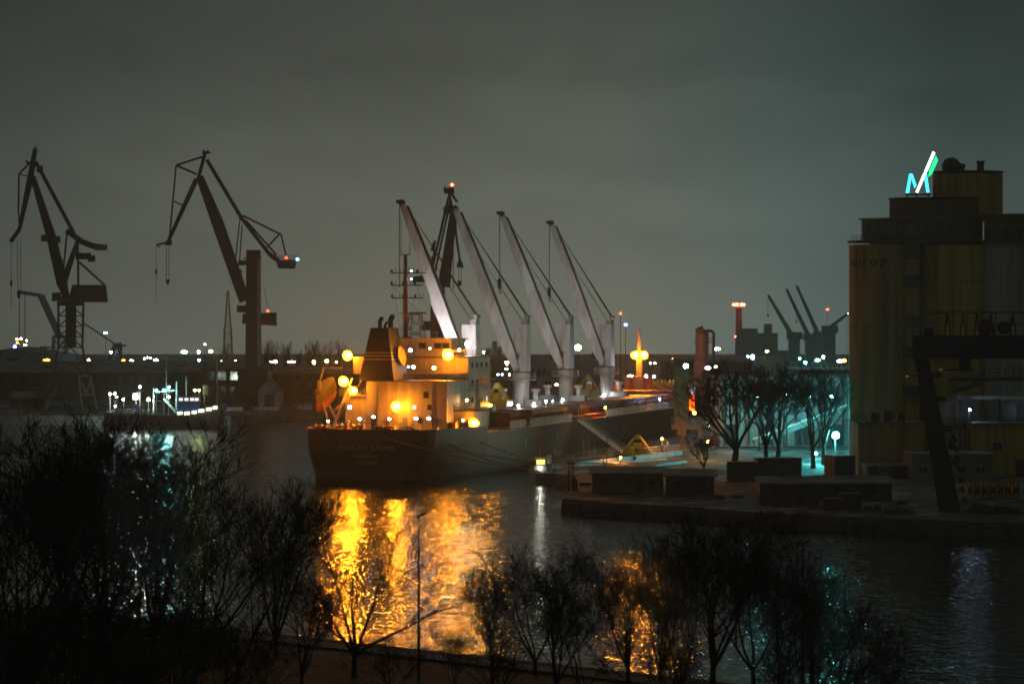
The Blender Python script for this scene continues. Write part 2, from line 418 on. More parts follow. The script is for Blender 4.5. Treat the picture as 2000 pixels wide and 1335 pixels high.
# peninsula of the grain quay on the right
g = lambda u, v: tuple(G(u, v, ZQ)[:2])
PHI = math.atan(1570/5200.0)
S0 = Vector((-21.05, 391.0, 0)); FW = Vector((math.sin(PHI), math.cos(PHI), 0)); SB = Vector((math.cos(PHI), -math.sin(PHI), 0))
def ship_w(p, s, z=0): return S0 + SB*p + FW*s + Vector((0, 0, z))
edge_near = [g(1049, 921), g(1128, 929), g(1124, 950), g(1100, 972), g(1190, 981), g(1330, 988), g(1480, 1000), g(1640, 1008), g(1800, 1014), g(2000, 1021), (110, 285), (400, 250)]
far_q = [ship_w(17.5, 400), ship_w(17.5, 180), ship_w(17.5, 60), ship_w(17.5, 30)]
struct(MB().add([(x, y, ZQ) for x, y in edge_near] + [(1300, 500, ZQ), (1300, 800, ZQ)] + [(p.x, p.y, ZQ) for p in far_q],
       [tuple(range(len(edge_near) + 2 + len(far_q)))]).build('quay', M_quay))
bank_strip('quay_bank', edge_near[3:], ZQ, M_slope, (-0.4, -3.0), wob=0.35, sub=14)
qw = MB()
for a, b in zip(edge_near[0:3], edge_near[1:4]): qw.bar((a[0], a[1], 0.35), (b[0], b[1], 0.35), 0.5, 2.2)
a = edge_near[0]; b = far_q[-1]; qw.bar((a[0], a[1], 0.35), (b.x, b.y, 0.35), 0.5, 2.2); qw.bar((b.x, b.y, 0.35), (far_q[1].x, far_q[1].y, 0.35), 0.5, 2.2)
struct(qw.build('quay_wall', M_concrete))
# far shore of the shipyard
ZF = 2.0
gf = lambda u, v: tuple(G(u, v, ZF)[:2])
edge_far = [(-900, 640), gf(0, 812), gf(220, 812), gf(450, 812), gf(640, 800), (-30, 690), (60, 860), (200, 1000), (1300, 1050)]
struct(MB().add([(x, y, ZF) for x, y in edge_far] + [(1900, 1780, ZF), (-1900, 1780, ZF)], [tuple(range(len(edge_far)+2))]).build('shipyard_ground', M_ground))
qw = MB()
for a, b in zip(edge_far[:-1], edge_far[1:]): qw.bar((a[0], a[1], 0.9), (b[0], b[1], 0.9), 0.6, 2.2)
struct(qw.build('shipyard_quay_wall', M_concrete))

# near bank under the camera's hill
def bank_edge(x): return 172.0 - 0.86*x if x < 60 else 120.4 - 0.3*(x-60)
def bank_z(x, y):
    d = bank_edge(x) - y
    return 1.3 + 0.028*max(0, d - 3)
xs = [-260 + 8*i for i in range(52)]
ds = [0, 2, 4, 7, 11, 16, 24, 34, 48, 64, 84, 110]
vs, fs = [], []
for x in xs:
    for d in ds:
        y = bank_edge(x) - d
        vs.append((x, y, min(bank_z(x, y) + (rng.uniform(-.12, .12) if d > 4 else 0), 17)))
n = len(ds)
for i in range(len(xs)-1):
    for j in range(n-1): fs.append((i*n+j, i*n+j+1, (i+1)*n+j+1, (i+1)*n+j))
struct(MB().add(vs, fs).build('near_bank', M_bank, smooth=True))
bank_strip('near_bank_edge', [(x, bank_edge(x)) for x in xs], 1.3, M_slope, (1.2, 1.6), wob=0.3, sub=3)
vs = []; fs = []
for x in xs: 
    for d in (3.2, 6.4):
        y = bank_edge(x) - d; vs.append((x, y, bank_z(x, y) + 0.16))
for i in range(len(xs)-1): fs.append((2*i, 2*i+1, 2*i+3, 2*i+2))
struct(MB().add(vs, fs).build('footpath', M_path))

# ================================================================== THE BULK CARRIER
ship = thing('bulk_carrier', 'large dark hulled bulk carrier with four raised white cranes and orange lit stern', 'ship', S0, -PHI)
Y0, X0, SN, CS = S0.y, S0.x, math.sin(PHI), math.cos(PHI)
def SP(u, v, s):         # a pixel of the photo on the ship's cross section s metres from the stern -> ship coordinates
    k = (u - CX)/FPX
    p = (k*(Y0 + s*CS) - X0 - s*SN)/(CS + k*SN)
    Y = Y0 + s*CS - p*SN
    return Vector((p, s, CAMZ - (v - HZ)/FPX*Y))
# ---- hull
ST = [(-1.3, 8.3, 5.6), (-0.6, 9.3, 7.2), (0.8, 10.0, 8.4), (4, 10.9, 9.8), (9, 12.0, 11.4), (16, 13.2, 12.9), (24, 13.9, 13.8), (32, 14, 14), (60, 14, 14), (90, 14, 14), (120, 14, 14), (146, 14, 13.8),
      (154, 13.6, 12.6), (161, 12.4, 10.4), (167, 10.2, 7.6), (172, 7.2, 4.6), (176, 3.8, 1.9), (178.5, 0.9, 0.3)]
ZD = 6.5
def deck_z(s): return ZD if s < 150 else ZD + 3.0*min(1, (s-150)/6.0)
def hull_rings(zs_fn):
    rings = []
    for s, bd, bw in ST:
        zs = zs_fn(s); r = []
        for z in zs:
            f = max(0, min(1, z/deck_z(s))); r.append((bw + (bd-bw)*(1-(1-f)**1.8), s, z))
        rings.append([(-x, y, z) for x, y, z in reversed(r)] + r)
    return rings
def skin(rings, m, name, cap0=False):
    mb = MB(); n = len(rings[0]); h = n//2
    for r in rings: mb.v.extend(r)
    for k in range(len(rings)-1):
        for i in range(n-1):
            if i == h-1: continue
            mb.f.append((k*n+i, k*n+i+1, (k+1)*n+i+1, (k+1)*n+i))
    if cap0: 
        for i in range(h-1): mb.f.append((i, i+1, n-2-i, n-1-i))
    return mb.build(name, m, ship, smooth=False)
hull = skin(hull_rings(lambda s: (1.3, 2.2, 3.2, 4.3, 5.4, deck_z(s))), M_hull, 'hull', True)
skin(hull_rings(lambda s: (-1.0, 0.2, 1.3)), M_boot, 'boot_topping', True)
dk = MB(); n = len(ST)
dk.add([(-bd+0.1, s, deck_z(s)-0.05) for s, bd, bw in ST] + [(bd-0.1, s, deck_z(s)-0.05) for s, bd, bw in ST], [(i, n+i, n+i+1, i+1) for i in range(n-1)])
dk.build('main_deck', M_deckred, ship)
bw_ = MB()
for sd in (-1, 1):
    pts = [(sd*bd, s, ZD) for s, bd, bw in ST if s < 20] 
    for a, b in zip(pts[:-1], pts[1:]): bw_.bar(Vector(a)+Vector((0,0,.45)), Vector(b)+Vector((0,0,.45)), 0.12, 0.9)
bw_.bar((-8.3, -1.3, ZD+.45), (8.3, -1.3, ZD+.45), 0.12, 0.9)
bw_.build('bulwark', M_hull, ship)
bb = MB()
for sd in (-1, 1):
    pts = [(sd*bd, s, deck_z(s)) for s, bd, bw in ST if s >= 154]
    for a, b in zip(pts[:-1], pts[1:]): bb.bar(Vector(a)+Vector((0,0,.5)), Vector(b)+Vector((0,0,.5)), 0.12, 1.0)
bb.build('bow_bulwark', M_hull, ship)
# rub strakes and draught marks on the side
dm = MB()
for s in (34, 52, 96): dm.box(14.005, 14.03, s, s+0.16, 3.3, 5.0)
dm.build('hull_mark', M_white, ship)
# ---- lettering on the transom
def text_mesh(txt, size, name, m, parent, loc, rot, extr=0.015, align='CENTER', sx=1.0):
    cu = bpy.data.curves.new(name, 'FONT'); cu.body = txt; cu.size = size; cu.extrude = extr; cu.align_x = align; cu.resolution_u = 3
    tmp = bpy.data.objects.new(name + '_tmp', cu); col.objects.link(tmp)
    dg = bpy.context.evaluated_depsgraph_get(); dg.update()
    me = bpy.data.meshes.new_from_object(tmp.evaluated_get(dg))
    bpy.data.objects.remove(tmp)
    me.materials.clear(); me.materials.append(m)
    o = bpy.data.objects.new(name, me); col.objects.link(o); o.parent = parent; o.location = loc; o.rotation_euler = rot; o.scale = (sx, 1, 1)
    return o
M_letter = mat('letter_paint', (0.55, 0.45, 0.33), 0.6)
text_mesh('AFRICAN', 1.15, 'ship_name', M_letter, ship, (0.15, -1.33, 4.35), (R(90), 0, 0), align='RIGHT', sx=0.93)
text_mesh('KALMIA', 1.15, 'ship_name', M_letter, ship, (0.75, -1.33, 4.35), (R(90), 0, 0), align='LEFT', sx=0.93)
text_mesh('MONROVIA', 0.85, 'home_port', M_letter, ship, (0, -1.33, 3.2), (R(90), 0, 0), sx=0.9)
text_mesh('IMO 9702558', 0.62, 'registry_number', M_letter, ship, (0, -1.33, 2.3), (R(90), 0, 0))

def window(x, y, z, w, h, m, parent, face='aft', frame=None):
    """a window with a real frame on an aft (y-) or starboard (x+) facing wall"""
    f = MB(); g_ = MB(); t = 0.09
    if face == 'aft':
        f.box(x-w/2-t, x-w/2, y-.07, y+.02, z-h/2-t, z+h/2+t).box(x+w/2, x+w/2+t, y-.07, y+.02, z-h/2-t, z+h/2+t)
        f.box(x-w/2, x+w/2, y-.07, y+.02, z+h/2, z+h/2+t).box(x-w/2, x+w/2, y-.07, y+.02, z-h/2-t, z-h/2)
        g_.box(x-w/2, x+w/2, y-.03, y+.01, z-h/2, z+h/2)
    else:
        f.box(x-.02, x+.07, y-w/2-t, y-w/2, z-h/2-t, z+h/2+t).box(x-.02, x+.07, y+w/2, y+w/2+t, z-h/2-t, z+h/2+t)
        f.box(x-.02, x+.07, y-w/2, y+w/2, z+h/2, z+h/2+t).box(x-.02, x+.07, y-w/2, y+w/2, z-h/2-t, z-h/2)
        g_.box(x-.01, x+.03, y-w/2, y+w/2, z-h/2, z+h/2)
    o = f.build('window', frame or M_grey, parent); g_.build('pane', m, o)
    return o
E_winw = emis('window_white', (0.85, 0.95, 1.0), 1.6); E_winy = emis('window_yellow', (1.0, 0.82, 0.45), 1.2)

def ship_lamp(p, key, r=0.36, off=(0, -0.1, 0), name='floodlight', post=None):
    p = Vector(p)
    h = MB(); h.box(p.x-r*.9, p.x+r*.9, p.y-.2, p.y+.45, p.z+r*.85, p.z+r*.85+.12)
    h.bar((p.x, p.y+.4, p.z+r*.9), (p.x, p.y+(2.3 if key == 'sodium' and post is None else .75), p.z+r*.9), .1)
    if post is not None: h.bar((p.x, p.y+.45, p.z+r*.9), (p.x, p.y+.45, post), .12)
    o = h.build(name, M_dark, ship)
    if name == 'deck_light': MB().ico(p + Vector(off), r).build('lens', lens_mat(key), o)
    else: glass(p + Vector(off), r, key, o, .25 if key.startswith('white') else .10)
    return o

# ---- engine casing and after house
cas = MB(); cas.box(-6.5, 6.5, 17, 28, ZD-.1, 14.0); cas.build('engine_casing', M_cream, ship)
MB().box(-6.6, 6.6, 16.9, 28, 14.0, 14.12).build('casing_top', M_deckred, ship)
MB().box(-10.4, -6.5, 18.2, 27.9, ZD-.1, 11.6).build('port_house', M_cream, ship)
MB().box(6.5, 9.6, 20.5, 27.9, ZD-.1, 9.4).build('starboard_house', M_cream, ship)
MB().box(6.5, 10.4, 20.0, 27.9, 9.4, 9.52).build('boat_deck', M_deckred, ship)
MB().box(-11.2, -6.5, 17.6, 27.9, 11.6, 11.72).build('port_deck', M_deckred, ship)
for (u, v, w, h, m) in ((683, 795, .75, .72, E_winw),):
    q = SP(u, v, 18.2); window(q.x, 18.2, q.z, w, h, m, ship)
for (u, v, w, h, m) in ((809, 795, .8, .75, E_winy), (840, 795, .75, .7, M_glass), (832, 771, .75, .9, M_glass)):
    q = SP(u, v, 17.0); window(q.x, 17.0, q.z, w, h, m, ship)
# doors
for u in (730, 791):
    q = SP(u, 830, 17.0)
    d = MB().box(q.x-.45, q.x+.45, 16.93, 17.02, ZD, ZD+2.0).build('door', M_dark if u == 730 else M_grey, ship)
    MB().box(q.x+.25, q.x+.33, 16.86, 16.93, ZD+1.0, ZD+1.15).build('handle', M_white, d)
# pipes and vents on the wall
pv = MB()
for u in (738, 845): 
    q = SP(u, 800, 17); pv.tube((q.x, 16.85, ZD), (q.x, 16.85, 13.6), .09)
pv.build('pipe', M_grey, ship)
# ---- accommodation block and bridge
acc = MB(); acc.box(-10.2, 6.4, 28, 39.5, ZD-.1, 17.6); acc.build('accommodation', M_cream, ship)
for z in (9.5, 12.3, 15.0):
    MB().box(-10.4, 7.0 if z < 15 else 6.7, 27.0, 39.7, z, z+.12).build('deck_edge', M_cream, ship)
MB().box(-11.4, 7.4, 27.2, 39.9, 17.6, 17.74).build('bridge_deck', M_deckred, ship)
br = MB(); br.box(-7.2, 3.2, 29.2, 36.6, 17.74, 20.4); br.build('wheelhouse', M_cream, ship)
MB().box(-7.6, 3.6, 28.8, 37.0, 20.4, 20.55).build('wheelhouse_roof', M_white, ship)
for x in (-1.6, 1.0, 2.3):
    window(x, 29.2, 19.4, 1.1, .8, M_glass, ship)
for z in (10.9, 13.6, 16.3):
    for s in (30, 32.4, 34.8, 37.5): window(6.4, s, z, .8, .75, E_winy if (s == 37.5 and z < 12) else M_glass, ship, 'stbd')
for (x0, x1, y0, y1, z) in ((-11.3, 7.3, 27.3, 27.3, 17.74), (7.3, 7.3, 27.3, 39.8, 17.74), (-11.3, -11.3, 27.3, 37.5, 17.74), (6.6, 6.6, 17.1, 27.9, 14.12), (-.5, 6.6, 17.1, 17.1, 14.12), (-11.1, -6.6, 17.7, 17.7, 11.72), (6.6, 10.3, 20.1, 20.1, 9.52), (10.3, 10.3, 20.1, 27, 9.52), (3, 6.9, 27.1, 27.1, 12.42), (3, 6.6, 27.1, 27.1, 15.12), (6.9, 6.9, 27.1, 39.4, 12.42), (6.6, 6.6, 27.1, 39.4, 15.12)):
    MB().rail([(x0, y0, z), (x1, y1, z)], 1.0, 1.3, .05).build('railing', M_white, ship)
# bridge wing structure at port, seen left of the funnel
q = SP(665, 722, 29); MB().box(-12.8, -10.2, 28.2, 31, 14.9, 17.6).build('wing_house', M_cream, ship)
# ladders
ld = MB()
a, b = Vector((8.6, 27.4, 12.4)), Vector((8.6, 25.4, 9.6))
for dx in (-.35, .35): ld.bar(a+Vector((dx,0,0)), b+Vector((dx,0,0)), .08, .2)
for k in range(9): 
    c = a.lerp(b, k/8); ld.box(c.x-.35, c.x+.35, c.y-.1, c.y+.1, c.z-.02, c.z+.02)
ld.build('ladder', M_white, ship)
# ---- funnel
b0 = [SP(701, 745, 18), SP(769, 745, 18)]
xl, xr = b0[0].x, b0[1].x
tl, tr_ = SP(723, 640, 19.0).x, SP(757, 640, 19.0).x
fz0, fz1 = 14.12, SP(740, 640, 19.5).z
fun = MB().hexa([(xl, 18, fz0), (xr, 18, fz0), (xr, 25, fz0), (xl, 25, fz0)], [(tl, 19.2, fz1), (tr_, 19.2, fz1), (tr_, 23.8, fz1), (tl, 23.8, fz1)])
funnel = fun.build('funnel', M_funnel, ship)
def fpt(f, side):   # corner of the funnel at height fraction f
    x = (xl + (tl-xl)*f) if side in (0, 3) else (xr + (tr_-xr)*f)
    y = (18 + 1.2*f) if side in (0, 1) else (25 - 1.2*f)
    return Vector((x, y, fz0 + (fz1-fz0)*f))
for v in (690, 696, 703):
    f = (745 - v)/105.0
    bd = MB(); o_ = 0.025
    a, b, c = fpt(f, 0), fpt(f, 1), fpt(f, 2)
    bd.bar(a + Vector((0, -o_, 0)), b + Vector((o_, -o_, 0)), .05, .14); bd.bar(b + Vector((o_, 0, 0)), c + Vector((o_, 0, 0)), .05, .14)
    bd.build('stripe', M_letter, funnel)
# round emblem on the starboard face of the funnel
em = MB(); cN = (fpt(.45, 1)+fpt(.45, 2))/2 + Vector((0.5, .6, .1))
ring = []
for k in range(20):
    t = 2*math.pi*k/20; ring.append(Vector((cN.x - 0.30*math.sin(t), cN.y + 1.9*math.cos(t), cN.z + 1.45*math.sin(t))))
em.slab(ring, (.10, 0, .02)); em.build('funnel_emblem', M_yellow, funnel)
MB().tube((cN.x-.55, cN.y, cN.z), (cN.x+.02, cN.y, cN.z), .25, n=8).build('emblem_bracket', M_funnel, funnel)
for (u, v, r, h) in ((742, 626, .32, 1.3), (763, 623, .42, 1.7), (752, 634, .2, .8)):
    q = SP(u, v, 21.5)
    e = MB().tube((q.x, 21.5, fz1-.2), (q.x, 21.5, q.z), r, n=10).tube((q.x, 21.5, q.z-.1), (q.x-.1, 22.6, q.z+.35), r*1.05, r*1.1, n=10)
    e.build('exhaust_pipe', M_dark, funnel)
# ---- radar mast on the wheelhouse and the signal mast beside it
mast = MB(); qm = SP(792, 680, 33); zt = SP(792, 498, 33).z
mast.tube((qm.x, 33, 20.5), (qm.x, 33, zt), .42, .28, n=10)
mo = mast.build('radar_mast', M_mastrust, ship)
for v, uL, uR in ((533, 765, 832), (557, 765, 826), (582, 766, 826)):
    z = SP(792, v, 33).z; xL, xR = SP(uL, v, 33).x, SP(uR, v, 33).x
    y_ = MB().bar((xL, 33, z), (xR, 33, z), .16)
    for k in range(9):
        x = xL + (xR-xL)*k/8; hh = rng.uniform(.3, 1.0); y_.bar((x, 33, z), (x, 33, z+hh), .07)
        if k % 3 == 0: y_.box(x-.18, x+.18, 32.85, 33.15, z+.1, z+.5)
    y_.build('yard', M_dark, mo)
tp = MB(); tp.box(qm.x-.8, qm.x+.8, 32.6, 33.4, zt, zt+.12)
for dx, h in ((-.7, 6.5), (.6, 1.3), (.75, 3.0)): tp.tube((qm.x+dx, 33, zt), (qm.x+dx, 33, zt+h), .05, .03, n=5)
tp.build('mast_top', M_mastrust, mo)
for v in (612, 642, 660): 
    z = SP(792, v, 33).z; MB().box(qm.x-.9, qm.x+.9, 32.3, 33.7, z, z+.1).build('mast_platform', M_mastrust, mo)
lm = MB(); p0 = Vector((SP(812, 680, 34).x, 34, 20.5)); p1 = Vector((SP(812, 612, 34).x, 34, SP(812, 612, 34).z))
lm.truss(p0, p1, 2.6, 1.5, 5, .14, .09); lo = lm.build('lattice_mast', M_grey, ship)
MB().bar(p1+Vector((-.9,0,.1)), p1+Vector((1.8,0,.1)), .35, .3).build('radar_scanner', M_white, lo)
MB().box(p1.x-1.1, p1.x+1.1, 33, 35, p1.z-.2, p1.z-.08).build('mast_platform', M_grey, lo)
st = MB()
for (u, v) in ((768, 560), (790, 520), (826, 540)):
    q = SP(u, v, 33)
    for sx in (-5.5, 5.5): st.tube(q, (sx*0.9 if sx < 0 else sx*.4, 28.9, 20.6), .025, n=4)
st.build('stay', M_wire, mo)
ball_ = MB().ball((SP(850, 655, 33).x, 33, 21.1), .55); ball_.build('radome', M_white, ship)

# ---- deck cranes
cr_tip = {0: (785, 396), 1: (890, 408), 2: (980, 418), 3: (1077, 436)}
hook_v = {0: None, 1: None, 2: 562, 3: 578}
JD = Vector((-0.985, -0.17, 0)).normalized()       # jibs are swung out over the port side
def crane(i, s):
    ped = MB(); ped.lathe([(1.30, ZD-.1), (1.30, 13.2), (1.42, 13.6), (1.42, 14.25)], (0, s, 0), 20)
    p_ = ped.build('crane_pedestal', M_jib, ship, smooth=False)
    MB().lathe([(1.46, 14.25), (1.46, 14.5)], (0, s, 0), 20).build('slew_ring', M_dark, p_)
    pl = MB(); pl.lathe([(1.42, 13.0), (2.5, 13.0), (2.5, 13.12), (1.42, 13.12)], (0, s, 0), 20)
    for k in range(10):
        t = 2*math.pi*k/10; t2 = 2*math.pi*(k+1)/10
        a, b = Vector((2.45*math.cos(t), s+2.45*math.sin(t), 13.1)), Vector((2.45*math.cos(t2), s+2.45*math.sin(t2), 13.1))
        pl.bar(a, a+Vector((0,0,1)), .06)
        for h in (.5, 1.0): pl.bar(a+Vector((0,0,h)), b+Vector((0,0,h)), .05)
    pl.build('crane_platform', M_jib, p_)
    hs = MB(); hs.hexa([(-1.2, s-1.35, 14.5), (1.2, s-1.35, 14.5), (1.2, s+1.5, 14.5), (-1.2, s+1.5, 14.5)], [(-1.2, s-1.25, 22.7), (1.2, s-1.25, 22.7), (1.2, s+1.2, 22.7), (-1.2, s+1.2, 22.7)])
    h_ = hs.build('crane_house', M_jib, ship)
    MB().box(.15, 1.2, s-1.0, s+1.0, 22.7, 23.5).bar((.9, s-.9, 22.7), (1.1, s-.9, 24.2), .3).bar((.9, s+.9, 22.7), (1.1, s+.9, 24.2), .3).tube((1.05, s-1, 24.0), (1.05, s+1, 24.0), .35, n=10).build('sheave_block', M_grey, h_)
    MB().box(-.5, .1, s-1.32, s-1.24, 16.0, 17.8).build('access_door', M_grey, h_)
    MB().box(-2.3, -1.2, s-2.6, s-1.2, 16.2, 18.0).build('driver_cab', M_glass, h_)
    # jib
    u, v = cr_tip[i]
    base = Vector((-0.35, s-1.75, 14.9))
    # tip found along the jib's bearing so that it stands where the photo shows it
    best = None
    for k in range(60, 200):
        d = k*0.1; q = base + Vector((JD.x*d, JD.y*d, 0)); w = ship_w(q.x, q.y)
        uu = CX + w.x/w.y*FPX
        if best is None or abs(uu-u) < best[0]: best = (abs(uu-u), q, w.y)
    q = best[1]; tip = Vector((q.x, q.y, CAMZ - (v-HZ)/FPX*best[2]))
    ax = (tip - base).normalized(); side = Vector((-JD.y, JD.x, 0)); nrm = side.cross(ax).normalized()
    if nrm.z < 0: nrm = -nrm
    def sec(f, w, lo, hi):
        c = base.lerp(tip, f)
        return [c - side*w - nrm*lo, c + side*w - nrm*lo, c + side*w + nrm*hi, c - side*w + nrm*hi]
    jb = MB(); L = [(0.0, 1.1, .4, .4), (.10, 1.1, .95, .8), (.42, 1.0, 1.3, .85), (.46, .95, 1.0, .85), (.75, .75, .75, .75), (.97, .5, .5, .5), (1.0, .5, .35, .4)]
    S_ = [sec(*x) for x in L]
    for a, b in zip(S_[:-1], S_[1:]): 
        n0 = len(jb.v); jb.v.extend([tuple(x) for x in a+b])
        for k in range(4): jb.f.append((n0+k, n0+(k+1) % 4, n0+4+(k+1) % 4, n0+4+k))
    jb.f.append((0, 1, 2, 3)); n0 = len(jb.v)-4; jb.f.append((n0+3, n0+2, n0+1, n0))
    jo = jb.build('jib', M_jib, h_)
    MB().tube(tip - side*.5, tip + side*.5, .55, n=10).box(tip.x-.9, tip.x+.3, tip.y-.4, tip.y+.4, tip.z-.1, tip.z+.5).build('jib_head', M_dark, h_)
    jib_shade = MB()  # dark strip along the jib, added as the shade on its top plate
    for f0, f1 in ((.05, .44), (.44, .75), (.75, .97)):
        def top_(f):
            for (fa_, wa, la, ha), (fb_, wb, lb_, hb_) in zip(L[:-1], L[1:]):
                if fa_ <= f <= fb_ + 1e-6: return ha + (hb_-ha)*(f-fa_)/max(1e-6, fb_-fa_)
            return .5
        jib_shade.bar(base.lerp(tip, f0) + nrm*(top_(f0)+.2), base.lerp(tip, f1) + nrm*(top_(f1)+.2), .5, .36)
    jib_shade.build('jib_walkway', M_dark, h_)
    # rail posts up the jib
    wk = MB()
    for k in range(1, 15):
        c = base.lerp(tip, k/15)+nrm*.55; wk.bar(c, c+nrm*.5, .05)
    wk.build('jib_rail', M_dark, h_)
    wr = MB(); top = Vector((1.05, s, 24.1))
    for o in (-.7, -.3, .3, .7): wr.tube(tip + side*o*.5 + nrm*.3, top + Vector((0, o, 0)), .05, n=4)
    for o in (-.4, .4): wr.tube(base.lerp(tip, .78) + nrm*.5 + side*o, Vector((.2, s+o, 23.2)), .035, n=4)
    wr.build('luffing_wire', M_wire, h_)
    if hook_v[i]:
        zb = CAMZ - (hook_v[i]-HZ)/FPX*best[2]
        hk = MB(); hx = tip + JD*.4
        for o in (-.25, .25): hk.tube(hx + side*o, Vector((hx.x+side.x*o, hx.y+side.y*o, zb+1.6)), .045, n=4)
        hk.build('hoist_wire', M_wire, h_)
        hb = MB(); hb.box(hx.x-.3, hx.x+.3, hx.y-.3, hx.y+.3, zb, zb+1.7).tube((hx.x, hx.y, zb), (hx.x, hx.y, zb-.9), .16, .1).tube((hx.x, hx.y, zb-.8), (hx.x+.4, hx.y, zb-1.1), .1)
        hb.build('hook_block', M_dark, h_)
    else:
        hk = MB(); hx = tip + JD*.4
        for o in (-.25, .25): hk.tube(hx + side*o, (hx.x+side.x*o, hx.y+side.y*o, tip.z-14), .04, n=4)
        hk.build('hoist_wire', M_wire, h_)
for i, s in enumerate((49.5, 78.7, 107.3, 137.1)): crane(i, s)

# ---- hatches: coamings and rolled covers
for i, (a, b) in enumerate(((40, 46.5), (53, 75), (82.5, 103.5), (111, 133.5), (141, 150))):
    co = MB().box(-9.2, 9.2, a, b, ZD-.05, 8.0)
    k = a+.8
    while k < b-.3:
        for sd in (-1, 1): co.box(sd*9.2 - (.25 if sd < 0 else 0), sd*9.2 + (.25 if sd > 0 else 0), k, k+.15, ZD-.05, 7.9)
        k += 1.6
    h_ = co.build('hatch_coaming', M_hatch, ship)
    if i in (1, 2, 3):
        n_ = 4
        for k in range(n_):
            ya = a + (b-a)*k/n_; yb = a + (b-a)*(k+1)/n_ - .12
            MB().hexa([(-9.6, ya, 8.03), (9.6, ya, 8.03), (9.6, yb, 8.03), (-9.6, yb, 8.03)], [(-9.4, ya, 8.65), (9.4, ya, 8.65), (9.4, yb, 8.65), (-9.4, yb, 8.65)]).build('hatch_cover', M_hatch if i != 1 or k else M_deckred, h_)
    else:
        MB().box(-9.5, 9.5, a, b, 8.03, 8.6).build('hatch_cover', M_hatch, h_)
# side stanchions, pipes and walkway along the starboard deck
sp_ = MB()
for k in range(3): sp_.tube((11.2+.35*k, 42, ZD+.5), (11.2+.35*k, 148, ZD+.5), .12, n=5)
sp_.build('deck_pipe', M_red, ship)
for a, b, m in ((26, 34, M_white), (37, 61, M_white), (84, 96, M_white), (97, 148, M_white)):
    MB().rail([(13.9, a, ZD), (13.9, b, ZD)], 1.2, 1.25, .15, 3).build('side_rail', m, ship)
MB().rail([(-13.9, 30, ZD), (-13.9, 148, ZD)], 1.1, 2.5, .07, 3).build('side_rail', M_white, ship)
sn = MB(); sn.box(13.3, 13.98, 37, 61, ZD, ZD+.1).box(13.3, 13.98, 84, 148, ZD, ZD+.1); sn.build('snowy_gutter', M_snow, ship)
# stacked red hatch frames and white walkway forward
fr = MB()
for k in range(16):
    y = 112 + k*2.2
    fr.bar((10.6, y, ZD), (10.6, y, ZD+2.3), .14); fr.bar((10.6, y, ZD+2.3), (10.6, y+2.2, ZD+.1), .1)
for h in (.8, 1.6, 2.3): fr.bar((10.6, 112, ZD+h), (10.6, 147, ZD+h), .14)
fr.build('deck_frame', M_red, ship)
MB().box(9.3, 10.4, 112, 147, 8.7, 8.85).build('snowy_walkway', M_snow, ship)
# deck houses at the foot of the cranes
for s in (46.9, 76.0, 104.4, 134.2):
    MB().box(-4.4, -1.5, s, s+2.2, ZD-.05, 9.6).build('mast_house', M_grey, ship)
    MB().box(1.5, 4.4, s, s+2.2, ZD-.05, 9.6).build('mast_house', M_grey, ship)
    for x in (-3, 3): MB().tube((x, s+1.1, 9.6), (x, s+1.1, 11.0), .45, n=10).tube((x, s+1.1, 11.0), (x, s+1.1, 11.5), .8, n=10).build('ventilator', M_jib, ship)
# provision crane: white post, curved head with a cab rail
q = SP(934, 795, 30); x = q.x
pc = MB(); zt = SP(934, 742, 30).z
pc.tube((x, 30, ZD), (x, 30, zt-1.2), .42, n=10).path([(x, 30, zt-1.2), (x+.2, 30, zt-.5), (x+.8, 30, zt)], .42, 10).box(x+.3, x+1.8, 29.5, 30.5, zt-.5, zt+.1)
po = pc.build('provision_crane', M_white, ship)
MB().rail([(x+.3, 29.5, zt), (x+1.8, 29.5, zt), (x+1.8, 30.5, zt)], 1.0, .5, .06).build('crane_rail', M_white, po)
# winches and bollards on the after deck
for (u, v, s) in ((628, 845, 3), (668, 842, 6), (700, 843, 6), (747, 845, 4), (760, 846, 4), (880, 838, 18), (905, 842, 20)):
    q = SP(u, v, s)
    if abs(q.x) > 12.2: q.x = 12.0
    w_ = MB(); w_.tube((q.x-.9, s, ZD+.7), (q.x+.9, s, ZD+.7), .45, n=12)
    for dx in (-1.0, 0, .9): w_.tube((q.x+dx, s, ZD+.7), (q.x+dx+.12, s, ZD+.7), .75, n=12)
    w_.box(q.x-1.1, q.x+1.2, s-.5, s+.5, ZD-.02, ZD+.25)
    w_.build('mooring_winch', M_dark if u % 2 else M_orange, ship)
for u in (655, 720, 790, 815, 860):
    q = SP(u, 848, 1.2 if u < 800 else 12); y_ = 0.8 if u < 800 else 12
    if abs(q.x) < 12: 
        MB().tube((q.x-.4, y_, ZD), (q.x-.4, y_, ZD+.9), .2, n=8).tube((q.x+.4, y_, ZD), (q.x+.4, y_, ZD+.9), .2, n=8).build('bollard', M_white, ship)
MB().rail([(-8.2, -1.25, ZD+.9), (8.2, -1.25, ZD+.9)], .5, 2, .05, 1).build('railing', M_white, ship)
rd_ = random.Random(12)
